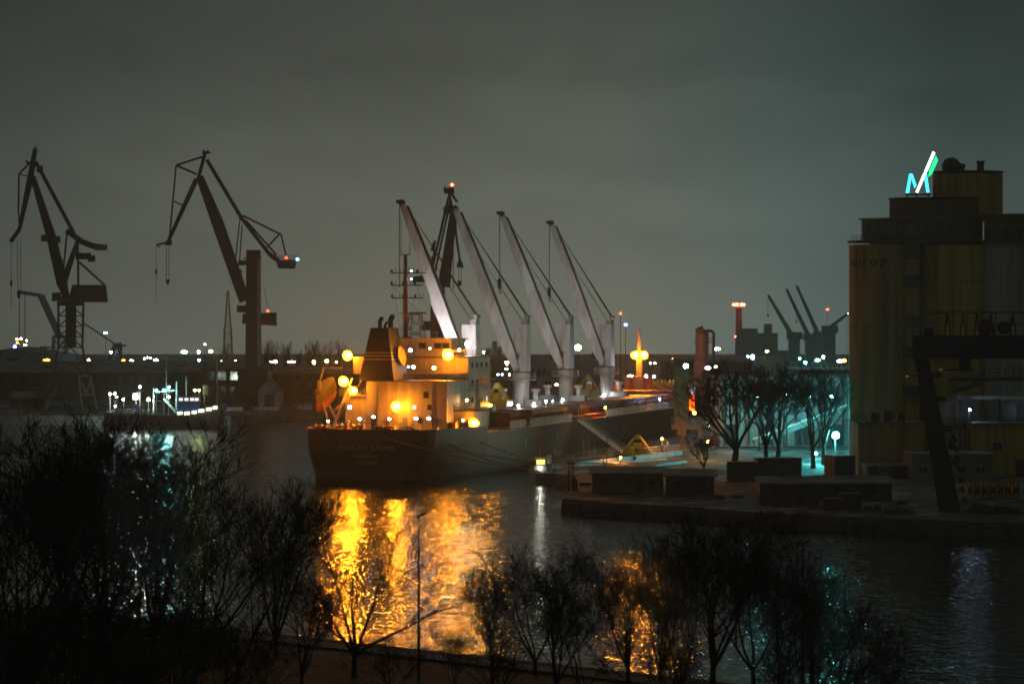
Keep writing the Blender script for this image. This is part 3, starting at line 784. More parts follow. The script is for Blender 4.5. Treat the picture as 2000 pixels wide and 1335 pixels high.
for k in range(26):       # mushroom ventilators, lockers and hose boxes about the after deck
    x = rd_.uniform(-8, 11.5); y = rd_.uniform(1.5, 15) if x < 8.5 else rd_.uniform(12, 19); h = rd_.uniform(.6, 1.5)
    if k % 3 == 0: MB().tube((x, y, ZD), (x, y, ZD+h), .14, n=8).tube((x, y, ZD+h), (x, y, ZD+h+.3), .34, .2, n=10).build('mushroom_vent', M_white, ship)
    elif k % 3 == 1: MB().box(x-.5, x+.5, y-.35, y+.35, ZD, ZD+h*.8).box(x-.55, x+.55, y-.4, y+.4, ZD+h*.8, ZD+h*.8+.06).build('deck_locker', (M_orange, M_white, M_red, M_dark)[k % 4], ship)
    else: MB().tube((x-.6, y, ZD+.4), (x+.6, y, ZD+.4), .35, n=10).box(x-.7, x-.6, y-.3, y+.3, ZD, ZD+.8).box(x+.6, x+.7, y-.3, y+.3, ZD, ZD+.8).build('rope_drum', (M_dark, M_yellow)[k % 2], ship)
for x in (-3.2, 2.2, 4.6):   # lifebuoys on the casing wall
    rb = MB()
    for j in range(10):
        a, b = 2*math.pi*j/10, 2*math.pi*(j+1)/10; rb.tube((x+.33*math.cos(a), 16.9, ZD+1.5+.33*math.sin(a)), (x+.33*math.cos(b), 16.9, ZD+1.5+.33*math.sin(b)), .09, n=6)
    rb.build('lifebuoy', M_orange, ship)
# ---- forecastle: mast, mast house, windlasses
s = 165; FZ = ZD + 3.0
xm = SP(1249, 770, s).x
fm = MB(); zt = SP(1249, 642, s).z
zl = SP(1249, 700, s).z
fm.box(xm-.55, xm+.55, s-.55, s+.55, FZ, zl).hexa([(xm-.42, s-.42, zl), (xm+.42, s-.42, zl), (xm+.42, s+.42, zl), (xm-.42, s+.42, zl)], [(xm-.12, s-.12, zt), (xm+.12, s-.12, zt), (xm+.12, s+.12, zt), (xm-.12, s+.12, zt)])
fo = fm.build('fore_mast', M_cream, ship)
MB().bar((xm-1.9, s-.3, zl+.2), (xm+1.9, s-.3, zl+.2), .16).build('crosstree', M_cream, fo)
MB().box(xm-2.2, xm+1.6, s-4, s-1, FZ-.1, FZ+2.5).build('fore_house', M_cream, ship)
MB().box(xm-1.0, xm-.2, s-4.08, s-3.98, FZ, FZ+1.9).build('door', M_red, ship)
MB().box(xm+1.7, xm+3.2, s-4, s-2, FZ-.1, FZ+2.3).build('fore_locker', M_red, ship)
for dx in (-5.6, 4.9, 7.4):
    w_ = MB(); y_ = s-3; w_.tube((xm+dx-1.3, y_, FZ+.9), (xm+dx+1.3, y_, FZ+.9), .5, n=12)
    for k in (-1.3, -.4, .5, 1.2): w_.tube((xm+dx+k, y_, FZ+.9), (xm+dx+k+.15, y_, FZ+.9), 1.0, n=12)
    w_.box(xm+dx-1.5, xm+dx+1.6, y_-.7, y_+.7, FZ-.05, FZ+.3)
    w_.build('windlass', M_yellow, ship)
MB().box(-13.2, 13.2, 150.2, 153.2, ZD-.05, ZD+2.9).build('forecastle_bulkhead', M_red, ship)
MB().rail([(-12.5, 156, FZ), (12.5, 156, FZ)], 1.0, 1.5, .06).build('railing', M_yellow, ship)
# ---- lamps of the ship
for (u, v, s, k, r, post) in ((680, 694, 27.0, 'sodium', .42, None), (672, 744, 16.0, 'sodium', .42, None), (691, 762, 15.6, 'sodium', .36, None), (775, 793, 14.6, 'sodium', .42, None),
                        (636, 840, 3, 'sodium_s', .34, ZD), (876, 692, 25.2, 'sodium', .46, None), (895, 758, 25.0, 'sodium', .38, None), (927, 826, 19, 'sodium', .40, ZD),
                        (1241, 693, 162.2, 'sodium', .44, None), (1258, 693, 162.2, 'sodium', .46, None), (957, 791, 39, 'sodium_s', .22, ZD)):
    ship_lamp(SP(u, v, s), k, r, post=post)
for (u, v, s, k, r) in ((703, 818, 16.6, 'white', .26), (730, 814, 16.6, 'white', .24), (761, 818, 16.6, 'white', .22), (813, 817, 16.6, 'white', .28), (838, 817, 16.6, 'white', .28),
                        (641, 822, 12, 'white_s', .18), (802, 684, 28.6, 'white', .32), (808, 717, 26.8, 'white', .3), (848, 718, 26.8, 'warm', .28), (798, 716, 26.8, 'white_s', .14), (840, 680, 28.8, 'warm', .16),
                        (869, 788, 20, 'white', .2), (873, 820, 20, 'white', .24), (864, 820, 20, 'warm', .2), (905, 820, 20.2, 'warm', .18), (912, 781, 24, 'warm', .2), (895, 785, 24, 'white_s', .18),
                        (914, 672, 39, 'big', .45), (897, 683, 28, 'warm', .22), (785, 717, 26, 'warm', .18)):
    ship_lamp(SP(u, v, s), k, r)
for (u, v, s, k, r) in ((1013, 792, 60, 'deck', .20), (1043, 792, 72, 'deck', .24), (1050, 785, 82, 'white', .18), (1066, 783, 88, 'deck', .20), (1099, 783, 100, 'deck', .18), (1138, 783, 116, 'deck', .24), (1180, 776, 133, 'deck', .24), (1080, 792, 90, 'white_s', .14), (1291, 770, 156, 'white', .22)):
    q = SP(u, v, s); q.z = max(q.z, 9.0)
    ship_lamp(q, k, r, post=8.6 if q.x < 9.5 else ZD, name='deck_light')
for (u, v, s) in ((804, 529, 33.2), (862, 529, 46)): ship_lamp(SP(u, v, s) if u == 804 else SP(804, 545, 33.2), 'white_s', .12, name='mast_light')
ship_lamp((13.6, 84.6, ZD+1.6), 'sodium_s', .16, name='deck_light', post=ZD)
ship_lamp((12.9, 128, ZD+1.9), 'cold', .16, name='deck_light', post=ZD)
ship_lamp((12.9, 143, ZD+1.9), 'cold', .16, name='deck_light', post=ZD)
# unseen fill lights, added to brighten the deck cranes, facing forward: on the wheelhouse front and on the back of each crane house
E_cargo = emis('crane_fill', (1.0, 0.90, 0.86), 760); E_fill_aft = emis('crane_fill_aft', (1.0, 0.92, 0.92), 1100)
for (x, y, z, e) in ((-2, 37.3, 19.4, E_fill_aft), (0.3, 51.2, 21.6, E_cargo), (0.3, 80.4, 21.6, E_cargo), (0.3, 109.0, 21.6, E_cargo)):
    o = MB().box(x-.5, x+.5, y-.3, y-.12, z-.4, z+.4).bar((x, y-.6, z), (x, y-.2, z), .2).build('crane_fill_light', M_dark, ship)
    MB().add([(x-.42, y-.1, z-.32), (x+.42, y-.1, z-.32), (x+.42, y-.1, z+.32), (x-.42, y-.1, z+.32)], [(3, 2, 1, 0)]).build('lens', e, o)
# gangway
gw = thing('gangway', 'long snowy accommodation ladder sloping from the ship\'s side down to the quay', 'gangway', (0, 0, 0))
ga = ship_w(14.3, 65.4, ZD); gb = G(1219, 884, ZQ)
gd = (gb-ga); sd_ = gd.cross(Vector((0,0,1))).normalized()*.5
MB().bar(ga, gb, 1.1, .18).build('walkway', M_snow, gw)
for k in (-1, 1):
    r_ = MB()
    for j in range(14):
        c = ga.lerp(gb, j/13) + sd_*k; r_.bar(c, c+Vector((0,0,1)), .07)
    for h in (.5, 1.0): r_.bar(ga+sd_*k+Vector((0,0,h)), gb+sd_*k+Vector((0,0,h)), .06)
    r_.build('handrail', M_grey, gw)
# lifeboat hanging in its davit on the port quarter
lb = thing('lifeboat', 'orange enclosed lifeboat with a grey canopy hanging from the port davit', 'lifeboat', (0, 0, 0))
c = SP(634, 770, 20); lbw = ship_w(c.x, c.y, c.z)
def boat_mesh(L, B, H, z0, z1):
    mb = MB(); rows = []
    for k in range(9):
        t = -1 + 2*k/8; w = B*(1-abs(t)**2.6)**.5 + .05; ring = []
        for a in range(8):
            f = a/7; z = z0 + (z1-z0)*f; ww = w*math.sin(math.pi*(0.25 + .5*(f if z0 < 0 else 0.5+f/2)))
            ring.append((ww, t*L, z))
        rows.append([(-x, y, z) for x, y, z in reversed(ring)] + ring)
    n_ = 16
    for r_ in rows: mb.v.extend(r_)
    for k in range(8):
        for i in range(n_): mb.f.append((k*n_+i, k*n_+(i+1) % n_, (k+1)*n_+(i+1) % n_, (k+1)*n_+i))
    mb.f.append(tuple(range(n_))); mb.f.append(tuple(range(8*n_+n_-1, 8*n_-1, -1)))
    return mb
for nm, z0, z1, m in (('boat_hull', -1.5, .1, M_orange), ('canopy', .1, 1.5, M_ochre)):
    o = boat_mesh(3.4, 1.25, 1, z0, z1).build(nm, m, lb)
lb.location = lbw; lb.rotation_euler = (R(24), R(8), -PHI)
dv = MB()
for y_ in (17.6, 22.6):
    f0 = Vector((SP(612, 850, y_).x+.6, y_, ZD)); f1 = Vector((SP(622, 755, y_).x, y_, SP(622, 755, y_).z)); f2 = Vector((SP(632, 718, y_).x, y_, SP(632, 718, y_).z)); f3 = Vector((SP(668, 717, y_).x, y_, f2.z))
    f0.x = max(f0.x, -12.6)
    dv.bar(f0, f1, .28).bar(f1, f2, .24).bar(f2, f3, .24).bar(f1+Vector((.1,0,1)), f1+Vector((.3,0,-2)), .6, .2)
    dv.bar((-9.4, y_, 11.7), (SP(655, 800, y_).x, y_, SP(655, 800, y_).z), .22); dv.bar((-9.0, y_, 14.5), (SP(648, 812, y_).x, y_, ZD), .26)
dv.build('davit', M_cream, ship)
# mooring lines
ml = [(SP(745, 853, -1.0), G(1052, 920, 2.2)), (SP(890, 843, 18), G(1120, 915, 2.2)), (SP(840, 850, 8), G(1056, 921, 2.2)), (SP(760, 856, -1.0), G(1200, 905, 2.2))]
for k, (a, b) in enumerate(ml):
    a = Vector((a.x, a.y, min(max(a.z, 5.6), 6.6))); A = ship_w(a.x, a.y, a.z); pts = []
    for j in range(15):
        t = j/14; q = A.lerp(b, t); q.z -= 1.0*math.sin(math.pi*t)*(0.7+.3*k) * .6; pts.append(q)
    o = MB().path(pts, .085, 4).build('mooring_line', M_rope)
    tag(o, ('pale mooring rope from the transom to the lit quay corner', 'pale mooring rope from the starboard quarter to the quay', 'second mooring rope reaching the quay corner below the first', 'lowest and longest mooring rope sagging from the transom')[k], 'rope', 'mooring ropes of the bulk carrier')
# grabs
def grab(name, label, loc, rz, w, h, m, group, lying=False):
    t = thing(name, label, 'grab', loc, rz, group)
    f = MB()
    for sx in (-1, 1):
        for sy in (-.6, .6): f.bar((sx*w*.5, sy*w*.4, h*.25), (sx*w*.08, sy*w*.12, h*.95), w*.06)
        f.bar((sx*w*.33, -w*.3, h*.45), (sx*w*.33, w*.3, h*.45), w*.05)
    f.bar((-w*.32, 0, h*.46), (w*.32, 0, h*.46), w*.07)
    f.build('arm', m, t)
    hd = MB(); hd.hexa([(-w*.16, -w*.2, h*.78), (w*.16, -w*.2, h*.78), (w*.16, w*.2, h*.78), (-w*.16, w*.2, h*.78)], [(-w*.07, -w*.1, h), (w*.07, -w*.1, h), (w*.07, w*.1, h), (-w*.07, w*.1, h)])
    hd.build('head', m, t)
    MB().box(-w*.15, w*.15, -w*.2, w*.2, h*.3, h*.6).build('sheave_beam', m, t)
    for sx in (-1, 1):
        s_ = MB(); prof = [(0, 0), (w*.52, h*.10), (w*.56, h*.3), (w*.3, h*.38), (w*.05, h*.3)]
        s_.slab([(sx*x, -w*.45, z) for x, z in prof], (0, w*.9, 0)); s_.build('shell', m, t)
    return t
def gship(u, v, s): q = SP(u, v, s); return q
q = gship(972, 795, 57); grab('cargo_grab', 'bright yellow clamshell grab standing on the after hatch cover', ship_w(q.x, 57, 8.66), -PHI, 3.9, 4.3, M_yellow, 'grabs')
q = gship(1148, 780, 122.9); grab('cargo_grab', 'dark rusty grab standing on the forward hatch, unlit', ship_w(q.x, 122.9, 8.66), -PHI+.5, 4.1, 4.4, M_ochre, 'grabs')

# ================================================================== SHIPYARD ON THE LEFT
def local(base):
    b = Vector(base)
    def f(u, v, Y): return W(u, v, Y) - b
    return f
def floor_pt(u, Y, z=ZF): return Vector(((u-CX)/FPX*Y, Y, z))

# ---- lattice tower crane at the far left
YC = 655.0
c1 = thing('harbour_crane', 'tall dark level-luffing dock crane on an open lattice tower at far left', 'crane', floor_pt(140, YC))
L = local(c1.location)
def at(u, v, dy=0): return L(u, v, YC + dy)
def quad_tower(mb, uL0, uR0, v0, uL1, uR1, v1, d0, d1, n, t, t2):
    """four raking corner posts with cross bracing, between two levels"""
    def cor(k):
        f = k/n; v = v0 + (v1-v0)*f; a = uL0 + (uL1-uL0)*f; b = uR0 + (uR1-uR0)*f; d = (d0 + (d1-d0)*f)/2
        return [at(a, v, -d), at(b, v, -d), at(b, v, d), at(a, v, d)]
    R_ = [cor(k) for k in range(n+1)]
    for i in range(4): mb.bar(R_[0][i], R_[n][i], t)
    for k in range(n):
        for i in range(4):
            j = (i+1) % 4
            mb.bar(R_[k+1][i], R_[k+1][j], t2)
            mid = (R_[k][i]+R_[k][j])/2
            mb.bar(R_[k][i], (R_[k+1][i]+R_[k+1][j])/2, t2); mb.bar(R_[k][j], (R_[k+1][i]+R_[k+1][j])/2, t2)
    return mb
quad_tower(MB(), 103, 174, 738, 114, 161, 678, 9, 6.2, 2, .5, .28).build('tower_foot', M_cranegreen, c1)
quad_tower(MB(), 114, 161, 678, 114, 163, 596, 6.2, 6.2, 4, .5, .28).build('tower', M_cranegreen, c1)
MB().hexa([at(128, 678, -2), at(149, 678, -2), at(149, 678, 2), at(128, 678, 2)], [at(128, 596, -2), at(149, 596, -2), at(149, 596, 2), at(128, 596, 2)]).build('stair_shaft', M_craneblack, c1)
for k, (ua, ub, uc, m) in enumerate(((106, 96, 76, M_craneblack), (152, 160, 186, M_craneblack))):
    for dy in (-4.5, 4.5):
        MB().bar(at(ua if k == 0 else 168, 738, dy), at(uc, 806, dy), 1.0, 1.0, .7, .7).build('portal_leg', m, c1)
MB().hexa([at(99, 760, -4.6), at(178, 760, -4.6), at(178, 760, 4.6), at(99, 760, 4.6)], [at(106, 736, -4.6), at(170, 736, -4.6), at(170, 736, 4.6), at(106, 736, 4.6)]).build('portal_beam', M_craneblack, c1)
fr = MB()
for p, q in (((154, 733), (160, 795)), ((154, 733), (172, 733)), ((176, 733), (190, 800)), ((158, 770), (182, 770)), ((160, 745), (168, 770)), ((176, 745), (168, 770))): fr.bar(at(*p, -7), at(*q, -7), .42)
fr.build('stair_frame', M_pale, c1)
fr = MB()
for p, q in (((112, 752), (88, 800)), ((96, 770), (112, 770))): fr.bar(at(*p, -7), at(*q, -7), .3)
fr.build('stair_frame', M_grey, c1)
MB().lathe([(3.4, 0), (3.4, .8), (2.6, 1.2), (2.6, 2.2)], at(138, 596), 20).build('slew_ring', M_craneblack, c1)
hs = MB().hexa([at(132, 590, -3), at(211, 590, -3), at(211, 590, 3), at(132, 590, 3)], [at(141, 556, -3), at(207, 556, -3), at(207, 556, 3), at(141, 556, 3)]); hs.build('machinery_house', M_craneblack, c1)
for u0 in (150, 165, 180, 194): MB().hexa([at(u0, 584, -3.04), at(u0+9, 584, -3.04), at(u0+9, 584, -3), at(u0, 584, -3)], [at(u0, 562, -3.04), at(u0+9, 562, -3.04), at(u0+9, 562, -3), at(u0, 562, -3)]).build('house_panel', M_brick, c1)
MB().hexa([at(101, 588, -2), at(119, 588, -2), at(119, 588, 1), at(101, 588, 1)], [at(102, 571, -2), at(119, 571, -2), at(119, 571, 1), at(102, 571, 1)]).build('driver_cab', M_glass, c1)
bm = MB().bar(at(122, 556), at(100, 462), 2.4, 2.4, 2.1, 2.2).bar(at(100, 462), at(64, 345), 2.1, 2.2, 1.2, 1.2).bar(at(122, 556), at(133, 590), 2.2, 1.6, 1.2, 1.2); bm.build('boom', M_craneblack, c1)
fj = MB(); fj.bar(at(69, 290), at(59, 350), .9, .9, 1.4, 1.4).bar(at(59, 350), at(38, 448), 1.4, 1.4, .8, .8).bar(at(38, 448), at(21, 472), .9)
fj.build('fly_jib', M_craneblack, c1)
for p, q, t in (((66, 310), (37, 340), .42), ((37, 340), (36, 410), .4), ((36, 410), (38, 448), .3), ((37, 340), (58, 345), .3), ((50, 315), (70, 325), .5)): MB().bar(at(*p), at(*q), t).build('fly_jib_tie', M_craneblack, c1)
MB().bar(at(70, 316), at(144, 455), .85).build('luffing_tie', M_craneblack, c1)
af = MB()
for dy in (-1.6, 1.6):
    af.bar(at(122, 556, dy), at(152, 470, dy), 1.6, 1.6, .9, .9).bar(at(152, 470, dy), at(153, 556, dy), .5).bar(at(121, 556, dy), at(131, 452, dy), .4).bar(at(131, 452, dy), at(152, 470, dy), .5)
    af.bar(at(155, 512, dy), at(204, 556, dy), .5).bar(at(112, 492, dy), at(122, 510, dy), .3)
af.build('a_frame', M_craneblack, c1)
MB().bar(at(130, 450), at(160, 472), 1.2, 1.2, 1.4, 1.4).bar(at(160, 472), at(186, 482), 1.4, 1.4).build('balance_beam', M_craneblack, c1)
MB().hexa([at(185, 489, -1.6), at(209, 489, -1.6), at(209, 489, 1.6), at(185, 489, 1.6)], [at(185, 475, -1.6), at(210, 478, -1.6), at(210, 478, 1.6), at(185, 475, 1.6)]).build('counterweight', M_ochre, c1)
pf = MB()
for (u, v, w) in ((80, 465, 14), (108, 468, 10), (72, 330, 12), (148, 500, 30), (172, 505, 14)): pf.bar(at(u, v), at(u+w, v), .25, 1.6)
stuff(pf.build('platform', M_craneblack, c1))
MB().bar(at(58, 320), at(67, 300), .3).bar(at(69, 290), at(71, 283), .2).build('apex_mast', M_craneblack, c1)
rp = MB()
for u in (34, 40): rp.tube(at(u, 470), at(u+1, 568), .07, n=4)
stuff(rp.build('hoist_rope', M_wire, c1))
MB().hexa([at(34, 582, -.5), at(39, 582, -.5), at(39, 582, .5), at(34, 582, .5)], [at(33, 568, -.7), at(41, 568, -.7), at(41, 568, .7), at(33, 568, .7)]).build('hook_block', M_dark, c1)
MB().tube(at(22, 472), at(22, 605), .06, n=4).tube(at(22, 548), at(22, 558), .3).build('tag_line', M_wire, c1)

# ---- column crane with portal
YC = 672.0
c2 = thing('harbour_crane', 'tall dark dock crane with one thick column and red light on its counterweight', 'crane', floor_pt(494, YC))
L = local(c2.location)
MB().hexa([at(479, 722, -2.4), at(511, 722, -2.4), at(511, 722, 2.4), at(479, 722, 2.4)], [at(481, 488, -2), at(509, 488, -2), at(509, 488, 2), at(481, 488, 2)]).build('column', M_craneblack, c2)
MB().bar(at(506, 715, -2.8), at(506, 505, -2.8), .9, .6).build('cable_duct', M_grey, c2)
MB().hexa([at(455, 770, -6), at(533, 770, -6), at(533, 770, 6), at(455, 770, 6)], [at(470, 720, -4), at(515, 720, -4), at(515, 720, 4), at(470, 720, 4)]).build('portal_top', M_craneblack, c2)
for u0, u1 in ((459, 452), (525, 535)):
    for dy in (-5, 5): MB().bar(at(u0, 768, dy), at(u1, 806, dy), 1.6, 1.8).build('portal_leg', M_craneblack, c2)
MB().bar(at(527, 722, -6.3), at(527, 775, -6.3), 1.1, .8).build('stair_tower', M_grey, c2)
MB().hexa([at(473, 632, -3), at(541, 636, -3), at(541, 636, 3), at(473, 632, 3)], [at(474, 612, -3), at(540, 610, -3), at(540, 610, 3), at(474, 612, 3)]).build('machinery_house', M_craneblack, c2)
MB().hexa([at(463, 610, -2), at(480, 610, -2), at(480, 610, 2), at(463, 610, 2)], [at(462, 596, -2), at(480, 596, -2), at(480, 596, 2), at(462, 596, 2)]).build('driver_cab', M_glass, c2)
MB().bar(at(478, 588), at(424, 432), 2.6, 2.6, 3.0, 2.8).bar(at(424, 432), at(390, 345), 3.0, 2.8, 1.8, 1.8).build('boom', M_craneblack, c2)
fj = MB()
for o in (-.8, .8): fj.bar(at(401, 298, o), at(388, 345, o), .8).bar(at(388, 345, o), at(330, 472, o), .7, .7, .5, .5).bar(at(381, 348, o), at(328, 468, o), .4)
for k in range(6):
    f = k/6; fj.bar(at(388-58*f, 345+127*f, .5), at(381-53*(f+.1), 348+120*(f+.1), -.5), .25)
fj.build('fly_jib', M_craneblack, c2)
for p, q, t in (((399, 305), (344, 323), .5), ((344, 323), (331, 465), .38), ((346, 324), (384, 340), .55), ((340, 393), (358, 402), .35)): MB().bar(at(*p), at(*q), t).build('fly_jib_tie', M_craneblack, c2)
MB().hexa([at(322, 479, -1), at(336, 479, -1), at(336, 479, 1), at(322, 479, 1)], [at(324, 469, -1), at(336, 469, -1), at(336, 469, 1), at(324, 469, 1)]).bar(at(306, 478), at(324, 474), .5).bar(at(306, 478), at(312, 484), .3).build('jib_head', M_craneblack, c2)
MB().hexa([at(394, 300, -1), at(412, 300, -1), at(412, 300, 1), at(394, 300, 1)], [at(396, 294, -1), at(411, 296, -1), at(411, 296, 1), at(396, 294, 1)]).bar(at(398, 296), at(398, 290), .2).bar(at(406, 296), at(406, 291), .2).build('apex_platform', M_craneblack, c2)
MB().bar(at(404, 312), at(470, 423), .9).build('luffing_tie', M_craneblack, c2)
for o in (-1.2, 1.2):
    bl = MB(); bl.bar(at(469, 422, o), at(525, 495, o), .9).bar(at(474, 421, o), at(549, 458, o), .5).bar(at(549, 458, o), at(559, 500, o), .4).bar(at(545, 458, o), at(518, 487, o), .45).bar(at(480, 430, o), at(540, 498, o), .5)
    bl.bar(at(525, 495, o), at(545, 510, o), 1.2); bl.build('balance_beam', M_craneblack, c2)
MB().hexa([at(543, 524, -2), at(576, 525, -2), at(576, 525, 2), at(543, 524, 2)], [at(539, 508, -2), at(581, 506, -2), at(581, 506, 2), at(539, 508, 2)]).build('counterweight', M_craneblack, c2)
MB().rail([at(543, 507, -2), at(580, 505, -2)], 1.0, 1, .08).build('counterweight_rail', M_craneblack, c2)
rd = MB()
for p, q in (((469, 424), (460, 508)), ((473, 440), (468, 508)), ((471, 525), (472, 560)), ((474, 505), (505, 500))): rd.bar(at(*p), at(*q), .28)
stuff(rd.build('tie_rod', M_craneblack, c2))
MB().hexa([at(464, 518, -1.6), at(482, 518, -1.6), at(482, 518, 1.6), at(464, 518, 1.6)], [at(466, 508, -1.6), at(482, 508, -1.6), at(482, 508, 1.6), at(466, 508, 1.6)]).build('boom_pivot', M_craneblack, c2)
rp = MB()
for u in (325, 330): rp.tube(at(u, 480), at(u, 548), .07, n=4)
stuff(rp.build('hoist_rope', M_wire, c2))
MB().hexa([at(326, 556, -.4), at(329, 556, -.4), at(329, 556, .4), at(326, 556, .4)], [at(323, 546, -.6), at(332, 546, -.6), at(332, 546, .6), at(323, 546, .6)]).build('hook_block', M_dark, c2)
MB().tube(at(305, 480), at(305, 585), .05, n=4).tube(at(305, 525), at(305, 535), .28).build('tag_line', M_wire, c2)
MB().tube(at(515, 560), at(524, 606), .06, n=4).build('stay', M_wire, c2)
for (u, v, k, r) in ((559, 503, 'red', .3), (581, 506, 'teal_s', .35), (523, 607, 'red', .32)):
    MB().ico(at(u, v, -2.4), r).build('warning_light', emis('aviation_' + k, LAMP[k][0], 22), c2).data.materials[0].cycles.emission_sampling = 'NONE'

# ---- crane behind the ship
YC = 640.0
c3 = thing('harbour_crane', 'dark dock crane behind the funnel with red light on its peak', 'crane', floor_pt(857, YC))
L = local(c3.location)
MB().hexa([at(840, 712, -2.2), at(876, 712, -2.2), at(876, 712, 2.2), at(840, 712, 2.2)], [at(841, 548, -2), at(868, 548, -2), at(868, 548, 2), at(841, 548, 2)]).build('column', M_craneblack, c3)
MB().hexa([at(822, 645, -3), at(880, 645, -3), at(880, 645, 3), at(822, 645, 3)], [at(822, 627, -3), at(876, 627, -3), at(876, 627, 3), at(822, 627, 3)]).build('machinery_house', M_craneblack, c3)
MB().hexa([at(806, 551, -2.4), at(842, 551, -2.4), at(842, 551, 2.4), at(806, 551, 2.4)], [at(804, 541, -2.4), at(842, 534, -2.4), at(842, 534, 2.4), at(804, 541, 2.4)]).build('counterweight', M_craneblack, c3)
MB().bar(at(867, 560), at(872, 520), 3.0, 2.2, 2.6, 2.6).bar(at(872, 520), at(886, 412), 2.6, 2.6, 1.6, 1.8).build('boom', M_craneblack, c3)
for (a, b, t) in (((843, 530), (876, 385), .6), ((850, 530), (880, 390), .5), ((843, 490), (850, 470), .7), ((846, 500), (838, 530), .5), ((850, 470), (842, 545), .4)): MB().bar(at(*a), at(*b), t).build('tie', M_craneblack, c3)
fj = MB()
for o in (-.6, .6): fj.bar(at(876, 372, o), at(884, 412, o), .7).bar(at(884, 412, o), at(899, 515, o), .55).bar(at(889, 400, o), at(892, 470, o), .35)
fj.bar(at(878, 372), at(893, 395), .6); fj.build('fly_jib', M_craneblack, c3)
MB().hexa([at(868, 378, -1.2), at(888, 378, -1.2), at(888, 378, 1.2), at(868, 378, 1.2)], [at(865, 368, -1.2), at(886, 365, -1.2), at(886, 365, 1.2), at(865, 368, 1.2)]).bar(at(869, 368), at(869, 362), .3).build('apex_platform', M_craneblack, c3)
MB().hexa([at(891, 521, -1), at(906, 523, -1), at(904, 523, 1), at(891, 521, 1)], [at(895, 509, -1), at(902, 509, -1), at(902, 509, 1), at(895, 509, 1)]).build('jib_head', M_craneblack, c3)
MB().hexa([at(866, 418, -1.4), at(898, 418, -1.4), at(898, 418, 1.4), at(866, 418, 1.4)], [at(866, 404, -1.4), at(896, 404, -1.4), at(896, 404, 1.4), at(866, 404, 1.4)]).build('boom_head', M_craneblack, c3)
rp = MB()
for u in (896, 901): rp.tube(at(u, 522), at(u, 552), .07, n=4)
stuff(rp.build('hoist_rope', M_wire, c3))
MB().hexa([at(895, 558, -.5), at(901, 558, -.5), at(901, 558, .5), at(895, 558, .5)], [at(893, 548, -.6), at(902, 548, -.6), at(902, 548, .6), at(893, 548, .6)]).build('hook_block', M_dark, c3)
MB().ico(at(883, 361, -1), .38).build('warning_light', lens_mat('red'), c3)
MB().ico(at(866, 622, -3.2), .25).build('warning_light', lens_mat('red'), c3)

# ---- moored workboat with bright deck lights
YB = 586.0
tb = thing('workboat', 'brightly lit fishing boat with blue deckhouse moored at the far quay', 'boat', floor_pt(330, YB, 0))
L = local(tb.location)
def bt(u, v, dy=0): return L(u, v, YB + dy)
hp = [(208, 812), (214, 834), (300, 838), (420, 836), (436, 806), (440, 788), (414, 800), (380, 808), (330, 811), (270, 811)]
hb = MB()
st_ = [(204, 806, 836, 3.0), (240, 809, 838, 3.6), (300, 811, 838, 3.8), (345, 810, 838, 3.8), (385, 804, 838, 3.4), (412, 797, 838, 2.4), (430, 790, 836, 1.2), (441, 786, 830, .15)]
n_ = 4
for (u, vt, vb, w) in st_:
    for (v, ww, dv) in ((vb, w*.7, 0), (vt, w, 0)):
        pass
    hb.v.extend([tuple(bt(u - (3 if u > 400 else 0), vb, -w*.7)), tuple(bt(u, vt, -w)), tuple(bt(u, vt, w)), tuple(bt(u - (3 if u > 400 else 0), vb, w*.7))])
for k in range(len(st_)-1):
    for i in range(3): hb.f.append((k*4+i, k*4+i+1, (k+1)*4+i+1, (k+1)*4+i))
hb.f.append((3, 2, 1, 0))
hb.build('hull', mat('boat_grey', (.13, .14, .15), .5, c2=(.08, .08, .085), scale=.4, stretch=(1, 1, .3)), tb)
E_port = emis('boat_window', (0.92, 1.0, 0.72), 2.2)
for k, (u, v, w) in enumerate(((351, 807, 10), (365, 807, 11), (379, 805, 10), (393, 802, 12), (408, 799, 11), (420, 796, 9))):
    MB().hexa([bt(u-w/2, v+3.2, -3.95+.25*max(0, k-2)), bt(u+w/2, v+2.6, -3.95+.25*max(0, k-2)+.1), bt(u+w/2, v+2.6, -3.6+.25*max(0, k-2)), bt(u-w/2, v+3.2, -3.6+.25*max(0, k-2))],
              [bt(u-w/2, v-3.2, -3.95+.25*max(0, k-2)), bt(u+w/2, v-4, -3.95+.25*max(0, k-2)+.1), bt(u+w/2, v-4, -3.6+.25*max(0, k-2)), bt(u-w/2, v-3.2, -3.6+.25*max(0, k-2))]).build('shelter_window', E_port, tb)
def bbox(u0, u1, v0, v1, d0, d1, name, m): return MB().hexa([bt(u0, v1, d0), bt(u1, v1, d0), bt(u1, v1, d1), bt(u0, v1, d1)], [bt(u0, v0, d0), bt(u1, v0, d0), bt(u1, v0, d1), bt(u0, v0, d1)]).build(name, m, tb)
bbox(346, 390, 785, 801, -2.2, 2.2, 'deckhouse', M_blue)
bbox(346, 392, 774, 785, -2.0, 2.0, 'wheelhouse', M_white)
bbox(344, 394, 772.5, 774.2, -2.4, 2.4, 'wheelhouse_roof', M_blue)
for u in (353, 364, 375, 384): bbox(u-3.5, u+3.5, 777, 782, -2.06, -1.98, 'wheelhouse_window', E_winw)
bbox(396, 407, 752, 771, -1.0, 1.0, 'radar_casing', M_pale)
bbox(398, 400, 770, 792, -.4, .4, 'post', M_pale)
bbox(433, 444, 787, 800, -1.0, 1.0, 'bow_cover', M_blue)
bbox(225, 262, 798, 806, -2.0, 2.0, 'net_drum', M_navy)
bbox(258, 272, 790, 804, -1.8, 1.8, 'blue_crate', M_blue)
